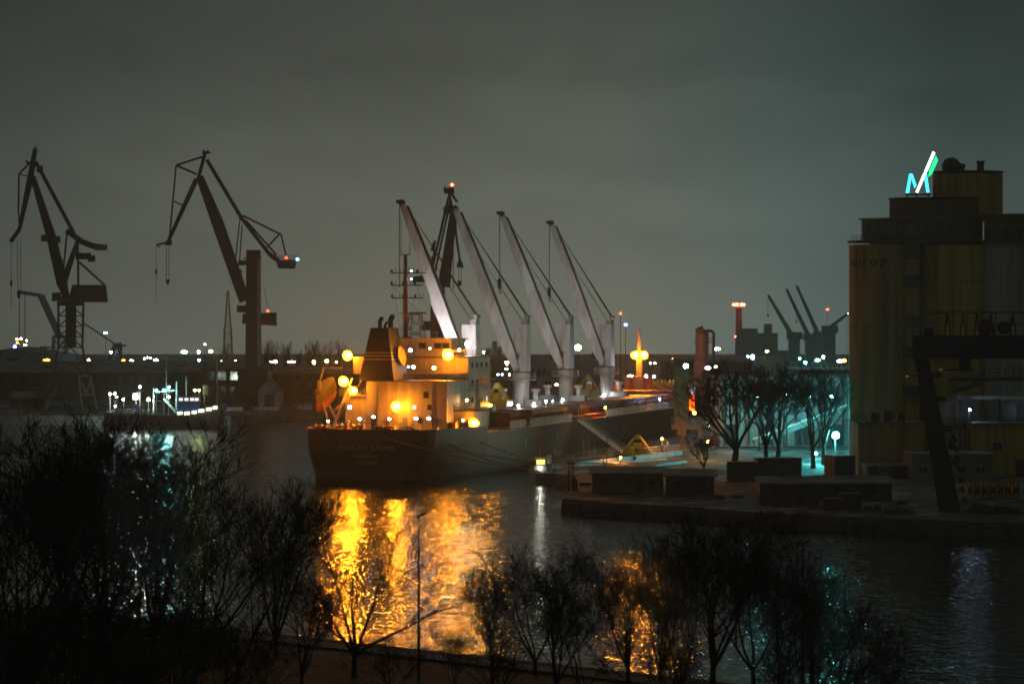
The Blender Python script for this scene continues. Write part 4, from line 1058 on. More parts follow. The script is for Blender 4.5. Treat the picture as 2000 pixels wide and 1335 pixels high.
for (u, v0, v1, r) in ((424, 700, 786, .2), (345, 745, 800, .25), (325, 690, 775, .14), (300, 758, 806, .2), (215, 765, 806, .15), (364, 735, 772, .12)): MB().tube(bt(u, v1), bt(u, v0), r, r*.6, n=6).build('mast', M_grey if u != 325 else M_dark, tb)
gf_ = MB().bar(bt(305, 765), bt(345, 762), .25).bar(bt(320, 778), bt(345, 806), .5).bar(bt(424, 768), bt(435, 787), .08).bar(bt(207, 803), bt(262, 800), .2); gf_.build('rigging', M_grey, tb)
MB().rail([bt(210, 806, -3.2), bt(300, 810, -3.8)], 1.0, 1.5, .06).build('railing', M_white, tb)
for (u, v, k, r) in ((265, 775, 'big', .8), (290, 780, 'big', .4), (305, 762, 'teal_s', .28), (320, 762, 'teal_s', .30), (330, 756, 'teal_s', .28), (329, 775, 'big', .32), (215, 769, 'white', .28), (224, 768, 'big', .28), (273, 755, 'white', .28), (225, 793, 'white', .22), (381, 762, 'green', .28), (389, 762, 'green', .26), (241, 780, 'white_s', .3), (228, 775, 'white_s', .2)):
    hd = MB().box(bt(u, v).x-r, bt(u, v).x+r, -.2, .5, bt(u, v).z+r, bt(u, v).z+r+.15).bar(Vector((bt(u, v).x, .3, bt(u, v).z+r)), Vector((bt(u, v).x, .3, 2.0)), .1)
    o = hd.build('deck_lamp', M_dark, tb); MB().ico(bt(u, v, -1.2), r*.85).build('lens', emis('boat_lamp_' + k, LAMP[k][0], {'big': 330, 'teal_s': 380, 'green': 140}.get(k, 140)), o)

# ---- buildings on the far shore
def gable(name, label, cat, u0, u1, Y, zr, ze, depth, mw, mr, ridge='x', group=None, z0=ZF):
    a, b = (u0-CX)/FPX*Y, (u1-CX)/FPX*Y; cx = (a+b)/2; w = b-a
    t = thing(name, label, cat, (cx, Y+depth/2, z0), 0, group)
    h, r = ze - z0, zr - z0
    MB().box(-w/2, w/2, -depth/2, depth/2, -.3, h).build('wall', mw, t)
    rf = MB()
    if ridge == 'x':
        rf.slab([(-w/2-.4, -depth/2-.5, h+.02), (-w/2-.4, 0, r), (-w/2-.4, depth/2+.5, h+.02)], (w+.8, 0, 0))
    else:
        rf.slab([(-w/2-.5, -depth/2-.4, h+.02), (w/2+.5, -depth/2-.4, h+.02), (0, -depth/2-.4, r)], (0, depth+.8, 0))
    rf.build('roof', mr, t)
    return t, w, h
def win(t, x, y, z, w, h, mp, mf=None, mull=True):
    f = MB(); k = .12
    f.box(x-w/2-k, x-w/2, y-.1, y+.02, z-k, z+h+k).box(x+w/2, x+w/2+k, y-.1, y+.02, z-k, z+h+k).box(x-w/2, x+w/2, y-.1, y+.02, z+h, z+h+k).box(x-w/2, x+w/2, y-.1, y+.02, z-k, z)
    if mull: f.box(x-.05, x+.05, y-.08, y+.02, z, z+h)
    o = f.build('window', mf or M_pale, t); MB().box(x-w/2, x+w/2, y-.04, y+.01, z, z+h).build('pane', mp, o); return o
t, w, h = gable('warehouse', 'long dark warehouse with snowy roof behind the lattice tower crane', 'building', -40, 455, 720, 12.5, 9.5, 30, M_darkwall, M_snowroof)
for k in range(22): win(t, -w/2 + 3 + k*3.05, -15.0, 4.2, 1.7, 1.8, M_glass, M_darkwall)
t, w, h = gable('brick_workshop', 'brick workshop with pale window frames beside the column crane', 'building', 395, 520, 690, 12.6, 11.0, 14, M_brick, M_snowroof)
for z in (2.2, 6.2):
    for k in range(5): win(t, -w/2 + 2.0 + k*3.1, -7.0, z, 2.0, 2.2, M_glass, M_pale)
t, w, h = gable('brick_workshop', 'low brick workshop between the column crane and the ship\'s stern', 'building', 524, 705, 700, 11.6, 9.6, 16, M_brick, M_snowroof)
for z in (1.8, 5.4):
    for k in range(8): win(t, -w/2 + 2.0 + k*2.9, -8.0, z, 1.4, 1.9, M_glass, M_pale)
t, w, h = gable('shed', 'small pale gabled shed at the foot of the column crane', 'building', 504, 548, 662, 9.0, 5.6, 8, M_grey, M_snowroof, 'y')
MB().box(-1.2, 1.2, -4.08, -3.98, 0, 3.2).build('door', M_dark, t)
t, w, h = gable('shed', 'wide flat-topped hall with pale wall at the far left edge', 'building', -60, 108, 900, 14.5, 12.0, 40, M_pale, M_snowroof, 'y')
MB().box(-w*.06, w*.06, -20.1, -19.98, 0, 9).build('door', M_dark, t)
for k in range(4): win(t, w*.18 + k*2.6, -20.0, 3.2, 1.8, 1.2, emis('hall_window', (.9, 1, .8), .5), M_darkwall)
t, w, h = gable('quay_store', 'low snow-dusted store on the quay below the warehouse', 'building', 20, 70, 655, 6.0, 4.6, 8, M_darkwall, M_snowroof)
for k in range(3): win(t, -w/2 + 1.4 + k*2.0, -4.0, 1.0, 1.0, 1.3, M_glass, M_darkwall)
# clutter along the far quay
for k, (u, Y, w, h, m, nm) in enumerate(((458, 634, 3.2, 1.1, M_snow, 'snow covered timber stack near the boat\'s bow'), (480, 636, 2.6, 1.6, M_darkwall, 'dark crate by the timber stack on the far quay'), (520, 640, 5.0, .9, M_snow, 'snowy heap in front of the gabled shed'), (565, 642, 3.0, 1.6, M_darkwall, 'dark steel box right of the gabled shed'), (590, 645, 4.0, .8, M_snow, 'long snowy heap left of the ship\'s stern'), (606, 646, 1.6, 1.5, M_grey, 'grey bin nearest the ship\'s stern'))):
    o = MB(); rr = random.Random(k)
    for j in range(5):
        x = -w/2 + w*j/4; o.hexa([(x-.5, -.8, 0), (x+.5, -.8, 0), (x+.5, .8, 0), (x-.5, .8, 0)], [(x-.4, -.6, h*rr.uniform(.6, 1)), (x+.4, -.6, h*rr.uniform(.6, 1)), (x+.4, .6, h*rr.uniform(.6, 1)), (x-.4, .6, h*rr.uniform(.6, 1))])
    ob = o.build('quay_heap', m, loc=floor_pt(u, Y)); tag(ob, nm, 'heap', 'heaps along the far quay')

# ---- far lattice mast, far cranes
t = thing('lattice_mast', 'faint yellowish lattice mast left of the column crane', 'mast', floor_pt(445, 900))
MB().truss((0, 0, 0), W(445, 640, 900)-t.location, 3.6, 2.2, 10, .35, .2).truss(W(445, 640, 900)-t.location, W(445, 568, 900)-t.location, 2.0, .5, 8, .26, .16).build('lattice', M_yellow, t)
t = thing('far_crane', 'hazy beige bent-boom crane behind the lattice tower crane', 'crane', floor_pt(115, 950)); L = local(t.location)
def fa(u, v, dy=0): return L(u, v, 950+dy)
MB().bar(fa(36, 570), fa(80, 577), 1.3).bar(fa(80, 577), fa(118, 660), 2.2, 2.2).build('boom', M_pale, t)
MB().truss(fa(116, 706), fa(116, 655), 5, 4, 4, .5, .3).build('tower', M_grey, t)
for u in (38, 49): MB().tube(fa(u, 572), fa(u, 690), .14, n=4).build('hoist_rope', M_wire, t)
t = thing('far_crane', 'small bluish hazy crane with inclined jib behind the warehouse', 'crane', floor_pt(225, 1000)); L = local(t.location)
def fa(u, v, dy=0): return L(u, v, 1000+dy)
MB().bar(fa(207, 715), fa(226, 672), 1.6, 1.6).build('leg', M_blue, t); MB().bar(fa(236, 718), fa(233, 674), 1.4).build('leg', M_grey, t)
MB().hexa([fa(219, 682, -3), fa(240, 682, -3), fa(240, 682, 3), fa(219, 682, 3)], [fa(221, 671, -3), fa(237, 668, -3), fa(237, 668, 3), fa(221, 671, 3)]).build('machinery_house', M_grey, t)
MB().bar(fa(226, 672), fa(165, 632), .5).build('jib', M_dark, t)
for k, (u, v, Y) in enumerate(((88, 680, 760), (237, 676, 780))):
    t = thing('light_mast', ('unlit floodlight mast left of the lattice tower crane', 'unlit floodlight mast right of the lattice tower crane')[k], 'mast', floor_pt(u, Y), 0, 'unlit masts')
    z = W(u, v, Y).z - ZF; MB().tube((0, 0, 0), (0, 0, z), .25, .16).build('pole', M_dark, t); MB().box(-1.5, 1.5, -.4, .4, z, z+.5).build('lamp_bar', M_dark, t)

# ================================================================== GRAIN QUAY ON THE RIGHT
M_silo = mat('silo_ochre', (0.50, 0.31, 0.09), 0.85, c2=(0.20, 0.13, 0.06), scale=0.5, stretch=(1.8, 1.8, 0.09), bump=0.3)
M_siloy = mat('silo_yellow', (0.54, 0.40, 0.09), 0.85, c2=(0.24, 0.18, 0.06), scale=0.5, stretch=(1.8, 1.8, 0.09), bump=0.3)
M_silog = mat('silo_grey', (0.50, 0.48, 0.42), 0.85, c2=(0.24, 0.23, 0.21), scale=0.5, stretch=(1.8, 1.8, 0.09), bump=0.3)
M_drum = mat('drum_brown', (0.20, 0.13, 0.07), 0.8, c2=(0.13, 0.09, 0.06), scale=0.35, stretch=(1.3, 1.3, 0.15))
M_zinc = corrugated('zinc', (0.45, 0.46, 0.47), (0.30, 0.31, 0.32), 2.5, .45, .3)
YS = 392.0
def qz(u, Y): return Vector(((u-CX)/FPX*Y, Y, ZQ))
silo = thing('grain_silo', 'huge ochre concrete malt silo with stacked round drums on its roof', 'silo', qz(1830, YS))
L = local(silo.location)
def si(u, v, dy=0): return L(u, v, YS+dy)
px = FPX/YS
def cyl(u, v0, v1, rpx, dy, name, m, n=40, squash=1.0):
    c = si(u, v1, dy); r = rpx/px; h = (v1-v0)/px
    o = MB().lathe([(r, 0), (r, h)], (0, 0, 0), n).build(name, m, silo, smooth=False, loc=(c.x, c.y, c.z)); o.scale = (1, squash, 1); return o
def sbox(u0, u1, v0, v1, d0, d1, name, m, parent=None): return MB().hexa([si(u0, v1, d0), si(u1, v1, d0), si(u1, v1, d1), si(u0, v1, d1)], [si(u0, v0, d0), si(u1, v0, d0), si(u1, v0, d1), si(u0, v0, d1)]).build(name, m, parent or silo)
vb = 630 + (CAMZ-ZQ)*px + 2
cyl(1713, 474, vb, 55, 4, 'silo_cell', M_silo)
cyl(1862, 474, vb, 66, 5, 'silo_cell', M_siloy)
sbox(1768, 1796, 474, vb, 2.2, 14, 'stair_core', M_siloy)
sbox(1926, 2120, 474, vb, 2.4, 16, 'grey_bin_block', M_silog)
sbox(1700, 1940, 474, vb, 6, 18, 'rear_bins', M_silo)
for v in (494, 550, 628, 690, 765):
    f = sbox(1760, 1798, v-12, v+12, 1.9, 2.3, 'stair_window', M_dark)
    for k in range(4): sbox(1762+9*k, 1769+9*k, v-9, v+9, 1.82, 1.92, 'pane', M_glass, f)
    sbox(1758, 1800, v+12, v+14, 1.4, 2.3, 'sill', M_silog, f)
sbox(1757, 1800, 468, 474, 1.5, 2.4, 'lintel', M_drum)
cyl(1713, 470, 474, 58, 4, 'silo_cap', M_drum); cyl(1862, 470, 474, 69, 5, 'silo_cap', M_drum); sbox(1770, 2120, 470, 474, 1.6, 16, 'roof_slab', M_drum)
# gallery with windows, upper drums
cyl(1790, 430, 470, 110, 9, 'gallery', M_drum, 48, .55)
cyl(1790, 427, 430, 116, 9, 'gallery_roof', M_snowroof, 48, .55)
cg = si(1790, 450, 9); rg = 110/px
for k, a in enumerate((-158, -147, -134, -123, -111, -100, -88, -77, -63, -52)):
    t_ = R(a); x = cg.x + (rg+.02)*math.cos(t_); y = cg.y + (rg+.02)*.55*math.sin(t_)
    w = MB().box(-.75, .75, -.09, .05, -.95, .95)
    ob = w.build('gallery_window', M_glass, silo, loc=(x, y, cg.z)); nrm_ = Vector((math.cos(t_)/1.0, math.sin(t_)/.55, 0)); ob.rotation_euler = (0, 0, math.atan2(nrm_.y, nrm_.x) + R(90))
    MB().box(-.05, .05, -.14, -.08, -.95, .95).box(-.75, -.06, -.14, -.08, -.05, .05).box(.06, .75, -.14, -.08, -.05, .05).build('mullion', M_pale, ob)
cyl(1828, 390, 472, 93, 9.5, 'middle_drum', M_drum, 48, .6); cyl(1828, 387, 390, 95, 9.5, 'middle_drum_rim', M_dark, 48, .6)
cyl(1890, 338, 432, 70, 11, 'top_drum', M_silo, 40, .7); cyl(1890, 335, 338, 72, 11, 'top_drum_rim', M_dark, 40, .7)
sbox(1922, 2120, 420, 470, 4, 15, 'penthouse', M_drum); sbox(1920, 2120, 417, 420, 3.6, 15.3, 'penthouse_roof', M_snowroof)
for k, u in enumerate((1935, 1965, 1992)): 
    f = sbox(u-6, u+6, 445, 465, 3.9, 4.02, 'penthouse_window', M_dark); sbox(u-5, u+5, 446, 464, 3.84, 3.92, 'pane', M_glass, f)
# roof plant
sbox(1908, 1922, 316, 336, 9, 10.4, 'roof_vent', M_dark); sbox(1906, 1924, 314, 317, 8.8, 10.6, 'vent_cap', M_dark, None)
c = si(1858, 326, 9); MB().ball((0, 0, 0), 1.45, 2).build('fan_housing', M_dark, silo, loc=(c.x, c.y, c.z)); MB().tube((c.x+.6, c.y, c.z+.3), (c.x+2.0, c.y, c.z-.1), .5, n=10).tube((c.x, c.y, c.z-1.6), (c.x, c.y, c.z), .9, n=10).build('fan_duct', M_dark, silo)
MB().rail([si(1663, 470, -.1), si(1690, 470, -.6), si(1740, 470, -.3), si(1800, 470, 1.8), si(1925, 470, .6), si(2040, 470, 2.6)], .75, .8, .06, 2).build('roof_railing', M_dark, silo)
pt = MB().tube(si(1738, 474, -.1), si(1738, 820, -.1), .12).tube(si(1925, 474, 2.0), si(1925, 800, 2.0), .14); stuff(pt.build('drain_pipe', M_silog, silo))
for v in (560, 640, 720): cyl(1713, v, v+1.2, 55.4, 4, 'pour_joint', M_drum)
for v in (550, 700): cyl(1862, v, v+1.2, 66.4, 5, 'pour_joint', M_drum)
# lettering running round the left silo cell, letter by letter
cc = si(1713, 512, 4); rad = 55/px + .03
for ch, ang in zip('Malteurop', (-228, -219, -211.5, -206, -199, -188, -176, -166, -154.5)):
    pass
M_lett = mat('letter_black', (0.02, 0.018, 0.018), 0.6)
for ch, uu in zip('europ', (1663, 1671, 1683, 1699, 1718)):
    x = (uu-1713)/px; t_ = -math.acos(max(-1, min(1, x/(rad)))) if True else 0
    o = text_mesh(ch, 2.2, 'letter', M_lett, silo, (cc.x + rad*math.cos(t_), cc.y + rad*math.sin(t_), cc.z - .6), (R(90), 0, t_ + R(90)), .02)
# neon sign on the middle drum
sg = thing('neon_sign', 'glowing blue, white and green M shaped sign on the silo roof', 'sign', W(1800, 384, 388))
L2 = local(sg.location)
def sn_(u, v, dy=0): return L2(u, v, 388+dy)
E_cyan = emis('neon_cyan', (0.05, 0.72, 1.0), 2.6); E_wht = emis('neon_white', (1.0, 0.80, 0.78), 2.4); E_grn = emis('neon_green', (0.02, 0.95, 0.25), 2.0); E_wht2 = emis('neon_cold', (0.75, 0.92, 1.0), 2.4)
def stroke(pts, m, name):
    q = [sn_(u, v) for u, v in pts]; o = MB().slab(q, (0, .12, 0)).build(name, m, sg)
    c_ = sum(q, Vector())/len(q); b = [c_ + (x-c_)*1.0 + (x-c_).normalized()*.14 for x in q]
    MB().slab([x + Vector((0, .14, 0)) for x in b], (0, .5, 0)).build('tray', M_navy, o)
stroke([(1769, 377), (1776, 339), (1781, 339), (1775.5, 377)], E_cyan, 'stroke')
stroke([(1776.5, 339), (1782, 339), (1790, 362), (1786.5, 368)], E_cyan, 'stroke')
stroke([(1788, 375), (1804, 337), (1810, 337), (1793, 377)], E_wht, 'stroke')
stroke([(1805, 344), (1810, 338), (1815.5, 376), (1809.5, 376)], E_cyan, 'stroke')
stroke([(1805, 335), (1822, 295), (1827, 299), (1811, 336)], E_wht2, 'stroke')
stroke([(1813.5, 346), (1815, 333), (1828, 304), (1832, 313), (1820, 340)], E_grn, 'stroke')
sf = MB().bar(sn_(1768, 380, .6), sn_(1818, 380, .6), .25)
for u in (1772, 1790, 1813): sf.bar(sn_(u, 389, .6), sn_(u, 378, .6), .18); sf.bar(sn_(u, 389, 2.5), sn_(u, 365, .6), .12)
sf.build('sign_frame', M_dark, sg)

# ---- annexes at the silo's foot
def annex(name, label, u0, u1, v0, Y, depth, m, mr, cat='building', group=None):
    b = qz((u0+u1)/2, Y); w = (u1-u0)/FPX*Y; h = CAMZ-(v0-HZ)/FPX*Y - ZQ
    t = thing(name, label, cat, b, 0, group)
    MB().box(-w/2, w/2, 0, depth, -.2, h).build('wall', m, t); MB().box(-w/2-.25, w/2+.25, -.3, depth, h, h+.18).build('roof', mr, t)
    return t, w, h
t, w, h = annex('annex', 'low ochre annex with railed roof terrace at the silo\'s foot', 1676, 1806, 826, 374, 10, M_silo, M_snowroof)
MB().rail([(-w/2, 8, h+.18), (-w/2, -.2, h+.18), (w/2, -.2, h+.18)], 1.1, 1.0, .05, 3).build('railing', M_dark, t)
for x, s_ in ((-2.2, 1.2), (-.4, 1.5), (1.5, 1.1)): MB().slab([(x-.55, 1, h+.2), (x+.55, 1, h+.2), (x+.75, 1, h+.2+s_), (x-.45, 1, h+.35+s_)], (0, .7, 0)).build('ventilation_box', M_dark, t)
t, w, h = annex('annex', 'plain yellow block at the right edge beside the tanks', 1906, 2100, 828, 372, 11, M_siloy, M_snowroof)
win(t, -w/2+3, 0, 3.6, 1.3, 1.1, M_glass, M_silog); MB().box(-w/2+5.5, -w/2+7, -.06, .02, 0, 2.3).build('door', M_dark, t)
t, w, h = annex('annex', 'low grey annex with sloping snowy roof behind the gantry leg', 1780, 1940, 888, 362, 8, M_concrete, M_snowroof)
for k in range(4): win(t, -w/2+1.6+2.6*k, 0, 1.0, 1.2, .8, M_glass, M_silog)
t, w, h = annex('annex', 'low dark lean-to with snow on its edge below the railed annex', 1694, 1800, 910, 366, 6, M_darkwall, M_snowroof)
win(t, -1.5, 0, .8, 1.0, .7, M_glass, M_silog)
# steel tanks lit from between
for k, (u, Y, lab) in enumerate(((1874, 384, 'zinc grain tank with conical ribbed roof lit cold white'), (1990, 384, 'darker zinc grain tank with conical roof at right edge'))):
    b = qz(u, Y); r = 38/FPX*Y; t = thing('grain_tank', lab, 'tank', b, 0, 'zinc grain tanks')
    zt = CAMZ-(790-HZ)/FPX*Y - ZQ
    MB().lathe([(r, 0), (r, zt)], (0, 0, 0), 32).build('shell', M_zinc, t)
    rf = MB().lathe([(r+.15, zt), (.4, zt+1.5), (.4, zt+1.8), (0.01, zt+1.8)], (0, 0, 0), 32)
    for j in range(16):
        a_ = 2*math.pi*j/16; rf.bar((r*math.cos(a_), r*math.sin(a_), zt+.12), (.4*math.cos(a_), .4*math.sin(a_), zt+1.6), .1)
    rf.build('roof', M_zinc, t)
    MB().rail([(-r-1, -r-.6, zt-2.8), (r+1, -r-.6, zt-2.8)], 1.1, .9, .06, 3).bar((-r-1, -r-.2, zt-2.9), (r+1, -r-.2, zt-2.9), .9, .15).build('catwalk', M_dark, t)
    MB().box(.2*r, .2*r+.8, -r-.05, -r+.3, 5.8, 7).build('hatch', M_dark, t)
t = thing('pipe_bridge', 'pale pipe bridge with dark railings above the grain tanks', 'pipe bridge', qz(1930, 378)); L = local(t.location)
def pb(u, v, dy=0): return L(u, v, 378+dy)
MB().bar(pb(1870, 776), pb(2060, 776), .4, .5).build('white_pipe', M_white, t)
for (u0, v0, u1, v1) in ((1852, 742, 2060, 738), (1852, 768, 1920, 748)): MB().bar(pb(u0, v0), pb(u1, v1), 1.4, .5).build('walkway', M_dark, t); MB().rail([pb(u0, v0), pb(u1, v1)], 1.5, 1.2, .07, 3).build('railing', M_dark, t)
for u in (1875, 1915, 1952, 2010): MB().bar(pb(u, 776, .4), (pb(u, 776, .4).x, .4, 0), .25).build('post', M_dark, t)
# lamp among the tanks, hidden by nothing
def post_lamp(name, label, pos, key, r, zg=ZQ, group=None, arm=0.0, cat='lamp', globe=0, wide=1.0):
    pos = Vector(pos); t = thing(name, label, cat, (pos.x+arm, pos.y+.5, zg), 0, group)
    p = pos - t.location
    MB().tube((0, 0, 0), (0, 0, p.z+r+.2), .14, .09, n=6).build('pole', M_dark, t)
    h = MB().box(p.x-r*.9, p.x+r*.9, p.y-.1, .2, p.z+r*.85, p.z+r*.85+.14)
    if arm: h.bar((0, 0, p.z+r+.15), (p.x, p.y+.2, p.z+r+.15), .1)
    h.build('head', M_dark, t)
    if globe: MB().ico(p, r).build('globe', emis('globe_%s_%d' % (key, globe), LAMP[key][0], globe), t)
    else: glass(p, r, key, t, .12, wide)
    return t
post_lamp('tank_lamp', 'cold lamp on a post between the two grain tanks', W(1894, 800, 374), 'cold', .16, globe=170)
post_lamp('tank_lamp', 'bluish lamp low on the quay at the right edge', W(2008, 958, 340), 'white_s', .12)

# ---- dark travelling gantry in front of the silo
YG = 302.0
gt = thing('gantry_crane', 'black travelling gantry with lattice rail and one raking leg in front of the silo', 'gantry', qz(1860, YG)); L = local(gt.location)
def ga_(u, v, dy=0): return L(u, v, YG+dy)
def gbox(u0, u1, v0, v1, d0, d1, name, m): return MB().hexa([ga_(u0, v1, d0), ga_(u1, v1, d0), ga_(u1, v1, d1), ga_(u0, v1, d1)], [ga_(u0, v0, d0), ga_(u1, v0, d0), ga_(u1, v0, d1), ga_(u0, v0, d1)]).build(name, m, gt)
gbox(1782, 2120, 655, 700, -1.2, 1.2, 'main_beam', M_navy)
gbox(1804, 1824, 640, 656, -1, 1, 'end_block', M_navy)
for dy in (-1.1, 1.1):
    tr2 = MB().bar(ga_(1804, 610, dy), ga_(2120, 610, dy), .14).bar(ga_(1804, 632, dy), ga_(2120, 632, dy), .08)
    for k in range(12):
        u = 1804+28*k; tr2.bar(ga_(u, 656, dy), ga_(u, 610, dy), .12)
    tr2.build('top_rail', M_dark, gt)
for u in (1850, 1880, 1908, 1935, 1978): MB().bar(ga_(u-6, 656), ga_(u, 612), .22).bar(ga_(u+6, 656), ga_(u, 612), .22).build('trestle', M_dark, gt)
for u, s_ in ((1925, 1.0), (1960, .8)): MB().tube(ga_(u, 640, -.6), ga_(u, 640, .6), s_, n=12).build('rope_drum', M_dark, gt)
MB().hexa([ga_(1835, 1006, -1), ga_(1878, 1006, -1), ga_(1878, 1006, 1), ga_(1835, 1006, 1)], [ga_(1786, 700, -.8), ga_(1815, 700, -.8), ga_(1815, 700, .8), ga_(1786, 700, .8)]).build('raking_leg', M_navy, gt)
for v in (733, 778, 838, 902): 
    u = 1800 + (v-700)*.18; MB().bar(ga_(u-2, v, -1.2), ga_(u+34, v, -1.2), .16, .6).build('leg_band', M_dark, gt)
pl = MB().bar(ga_(1772, 734), ga_(1832, 734), 3.0, .16).rail([ga_(1772, 733, -1.5), ga_(1832, 733, -1.5)], 1.6, .8, .06, 3); pl.build('leg_platform', M_dark, gt)
pl = MB().bar(ga_(1838, 722), ga_(1895, 722), 3.0, .2).rail([ga_(1838, 721, -1.5), ga_(1895, 721, -1.5)], 1.1, .8, .06, 3); pl.build('trolley_platform', M_dark, gt)
gbox(1872, 1896, 700, 722, -1, 1, 'trolley_cab', M_dark)
gbox(1820, 1895, 1000, 1014, -1.2, 1.2, 'bogie', M_dark)
for u in (1832, 1848, 1868, 1884): MB().tube(ga_(u, 1012, -1.3), ga_(u, 1012, -.9), .35, n=12).build('wheel', M_dark, gt)
sc2 = MB(); 
for k in range(7): sc2.bar(ga_(1858+4*k, 850+20*k, -1.6), ga_(1868+3*k, 862+20*k, -1.6), .12, .5)
stuff(sc2.build('leg_steps', M_dark, gt))
MB().tube(ga_(1853, 868), ga_(1862, 868), .5, n=8).build('cable_reel', M_dark, gt)

# ---- things standing on the quay
def container(name, label, u, v, L_, H_, D_, rz, m, m2=None, group='containers and huts on the quay'):
    b = G(u, v, ZQ); t = thing(name, label, 'container', b, rz, group)
    MB().box(-L_/2, L_/2, 0, D_, .12, H_-.1).build('body', m, t)
    fr = MB()
    for x in (-L_/2, L_/2):
        for y in (0, D_): fr.bar((x, y, 0), (x, y, H_), .16)
    for z in (.1, H_-.05):
        for y in (0, D_): fr.bar((-L_/2, y, z), (L_/2, y, z), .14)
        for x in (-L_/2, L_/2): fr.bar((x, 0, z), (x, D_, z), .14)
    fr.build('frame', m, t)
    d = MB().box(-L_/2-.06, -L_/2+.02, .15, D_-.15, .2, H_-.2).build('door', m2 or m, t)
    MB().bar((-L_/2-.1, D_*.42, .3), (-L_/2-.1, D_*.42, H_-.3), .05).bar((-L_/2-.1, D_*.58, .3), (-L_/2-.1, D_*.58, H_-.3), .05).build('lock_rod', M_grey, d)
    MB().box(-L_/2, L_/2, 0, D_, H_-.02, H_+.06).build('snow_cover', M_snowroof, t)
    return t
MC_blue = corrugated('container_blue', (0.022, 0.03, 0.10), (0.02, 0.025, 0.06), 3.2); MC_brown = corrugated('container_brown', (0.14, 0.05, 0.03), (0.09, 0.04, 0.03), 3.2); MC_grey = corrugated('container_grey', (0.06, 0.06, 0.065), (0.04, 0.04, 0.04), 3.2)
container('shipping_container', 'blue shipping container with rust brown end below the silo edge', 1650, 936, 3.1, 3.2, 2.6, R(24), MC_blue, MC_brown)
container('shipping_container', 'dark grey container under the bare trees', 1522, 936, 6.0, 2.9, 2.5, R(4), MC_grey)
container('shipping_container', 'lower grey container left of the bare tree trunks', 1450, 940, 4.0, 2.6, 2.5, R(-6), MC_grey)
container('shipping_container', 'small rust orange container by the water on the quay', 1630, 996, 2.0, 1.3, 1.4, R(3), MC_brown)
container('shipping_container', 'small dark container right of the rust orange one', 1662, 993, 2.4, 1.7, 1.4, R(2), MC_grey)
# huts on the point
M_hut = mat('hut_boards', (0.20, 0.165, 0.12), 0.8, c2=(0.13, 0.11, 0.08), scale=0.9, stretch=(3, 3, 0.3), bump=0.2)
M_hutp = mat('hut_dark_boards', (0.11, 0.085, 0.08), 0.8, c2=(0.08, 0.06, 0.055), scale=0.9, stretch=(3, 3, 0.3))
def hut(name, label, u0, u1, v, vt, depth, m, rz=0.0, wins=3):
    b0 = G(u0, v, ZQ); b1 = G(u1, v, ZQ); w = (b1-b0).length; h = (v-vt)/FPX*b0.y
    t = thing(name, label, 'hut', (b0+b1)/2, rz, 'huts on the point')
    nb = max(6, int(w/.55))
    MB().box(-w/2+.05, w/2-.05, .06, depth, -.1, h).build('wall', m, t)
    for k in range(nb): 
        x = -w/2 + w*k/nb; MB().box(x+.02, x+w/nb-.02, 0, .06, 0, h-.02).build('plank', m, t)
    MB().hexa([(-w/2-.35, -.5, h), (w/2+.35, -.5, h), (w/2+.35, depth+.4, h+.5), (-w/2-.35, depth+.4, h+.5)], [(-w/2-.35, -.5, h+.16), (w/2+.35, -.5, h+.16), (w/2+.35, depth+.4, h+.66), (-w/2-.35, depth+.4, h+.66)]).build('roof', M_snowroof, t)
    for k in range(wins): win(t, -w/2 + w*(k+.5)/wins, -.02, h*.42, .7, .8, M_glass, M_wood)
    MB().box(-w/2+w*.62, -w/2+w*.62+.9, -.06, 0, 0, 1.95).build('door', M_dark, t)
    return t
hut('board_hut', 'low boarded hut with flat snowy roof at the point of the quay', 1156, 1296, 962, 925, 5, M_hut, R(-3), 3)
hut('board_hut', 'darker boarded hut joined to the right of the pale one', 1300, 1395, 968, 930, 5, M_hutp, R(-4), 2)
hut('board_hut', 'low shed with long snowy roof between trees and containers', 1484, 1600, 985, 945, 5, M_hutp, R(-2), 2)
hut('board_hut', 'low dark shed under the gantry leg', 1600, 1742, 976, 944, 6, M_hutp, R(-2), 2)
# fence, kennel, posts at the point
t = thing('picket_fence', 'thin picket fence running into the water at the point', 'fence', G(1100, 980, 0))
n_ = 18
for k in range(n_):
    f = k/(n_-1); p = G(1066, 985, .2).lerp(G(1112, 957, ZQ), f) - Vector(t.location); MB().bar(p + Vector((0, 0, -.3)), p + Vector((0, 0, 1.9)), .05).build('picket', M_grey, t)
a, b = G(1066, 985, .2)-Vector(t.location), G(1112, 957, ZQ)-Vector(t.location)
for h_ in (.5, 1.7): MB().bar(a+Vector((0, 0, h_)), b+Vector((0, 0, h_)), .05).build('fence_rail', M_grey, t)
for u in (1111, 1119): tag(MB().tube((0, 0, 0), (0, 0, 3.6), .08, .06).box(-.3, .3, -.1, .1, 3.4, 3.6).build('fence_post', M_dark, loc=G(u, 958, ZQ)), ('left' if u == 1111 else 'right') + ' dark post of the pair at the point\'s end', 'post', 'posts at the point')
t = thing('bench_shelter', 'small dark shelter with a wooden bench beside the boarded hut', 'shelter', G(1136, 958, ZQ))
MB().box(-1.3, -.5, 0, .9, 0, 1.3).build('shelter_box', M_dark, t); MB().slab([(-1.4, -.1, 1.3), (-.9, -.1, 1.7), (-.4, -.1, 1.3)], (0, 1.1, 0)).build('shelter_roof', M_dark, t)
MB().box(-.3, 1.2, 0, .5, .4, .5).build('seat', M_wood, t); MB().box(-.3, 1.2, .45, .5, .6, 1.0).build('backrest', M_wood, t)
for x in (-.2, 1.1): MB().box(x-.05, x+.05, .05, .45, 0, .4).build('leg', M_wood, t)
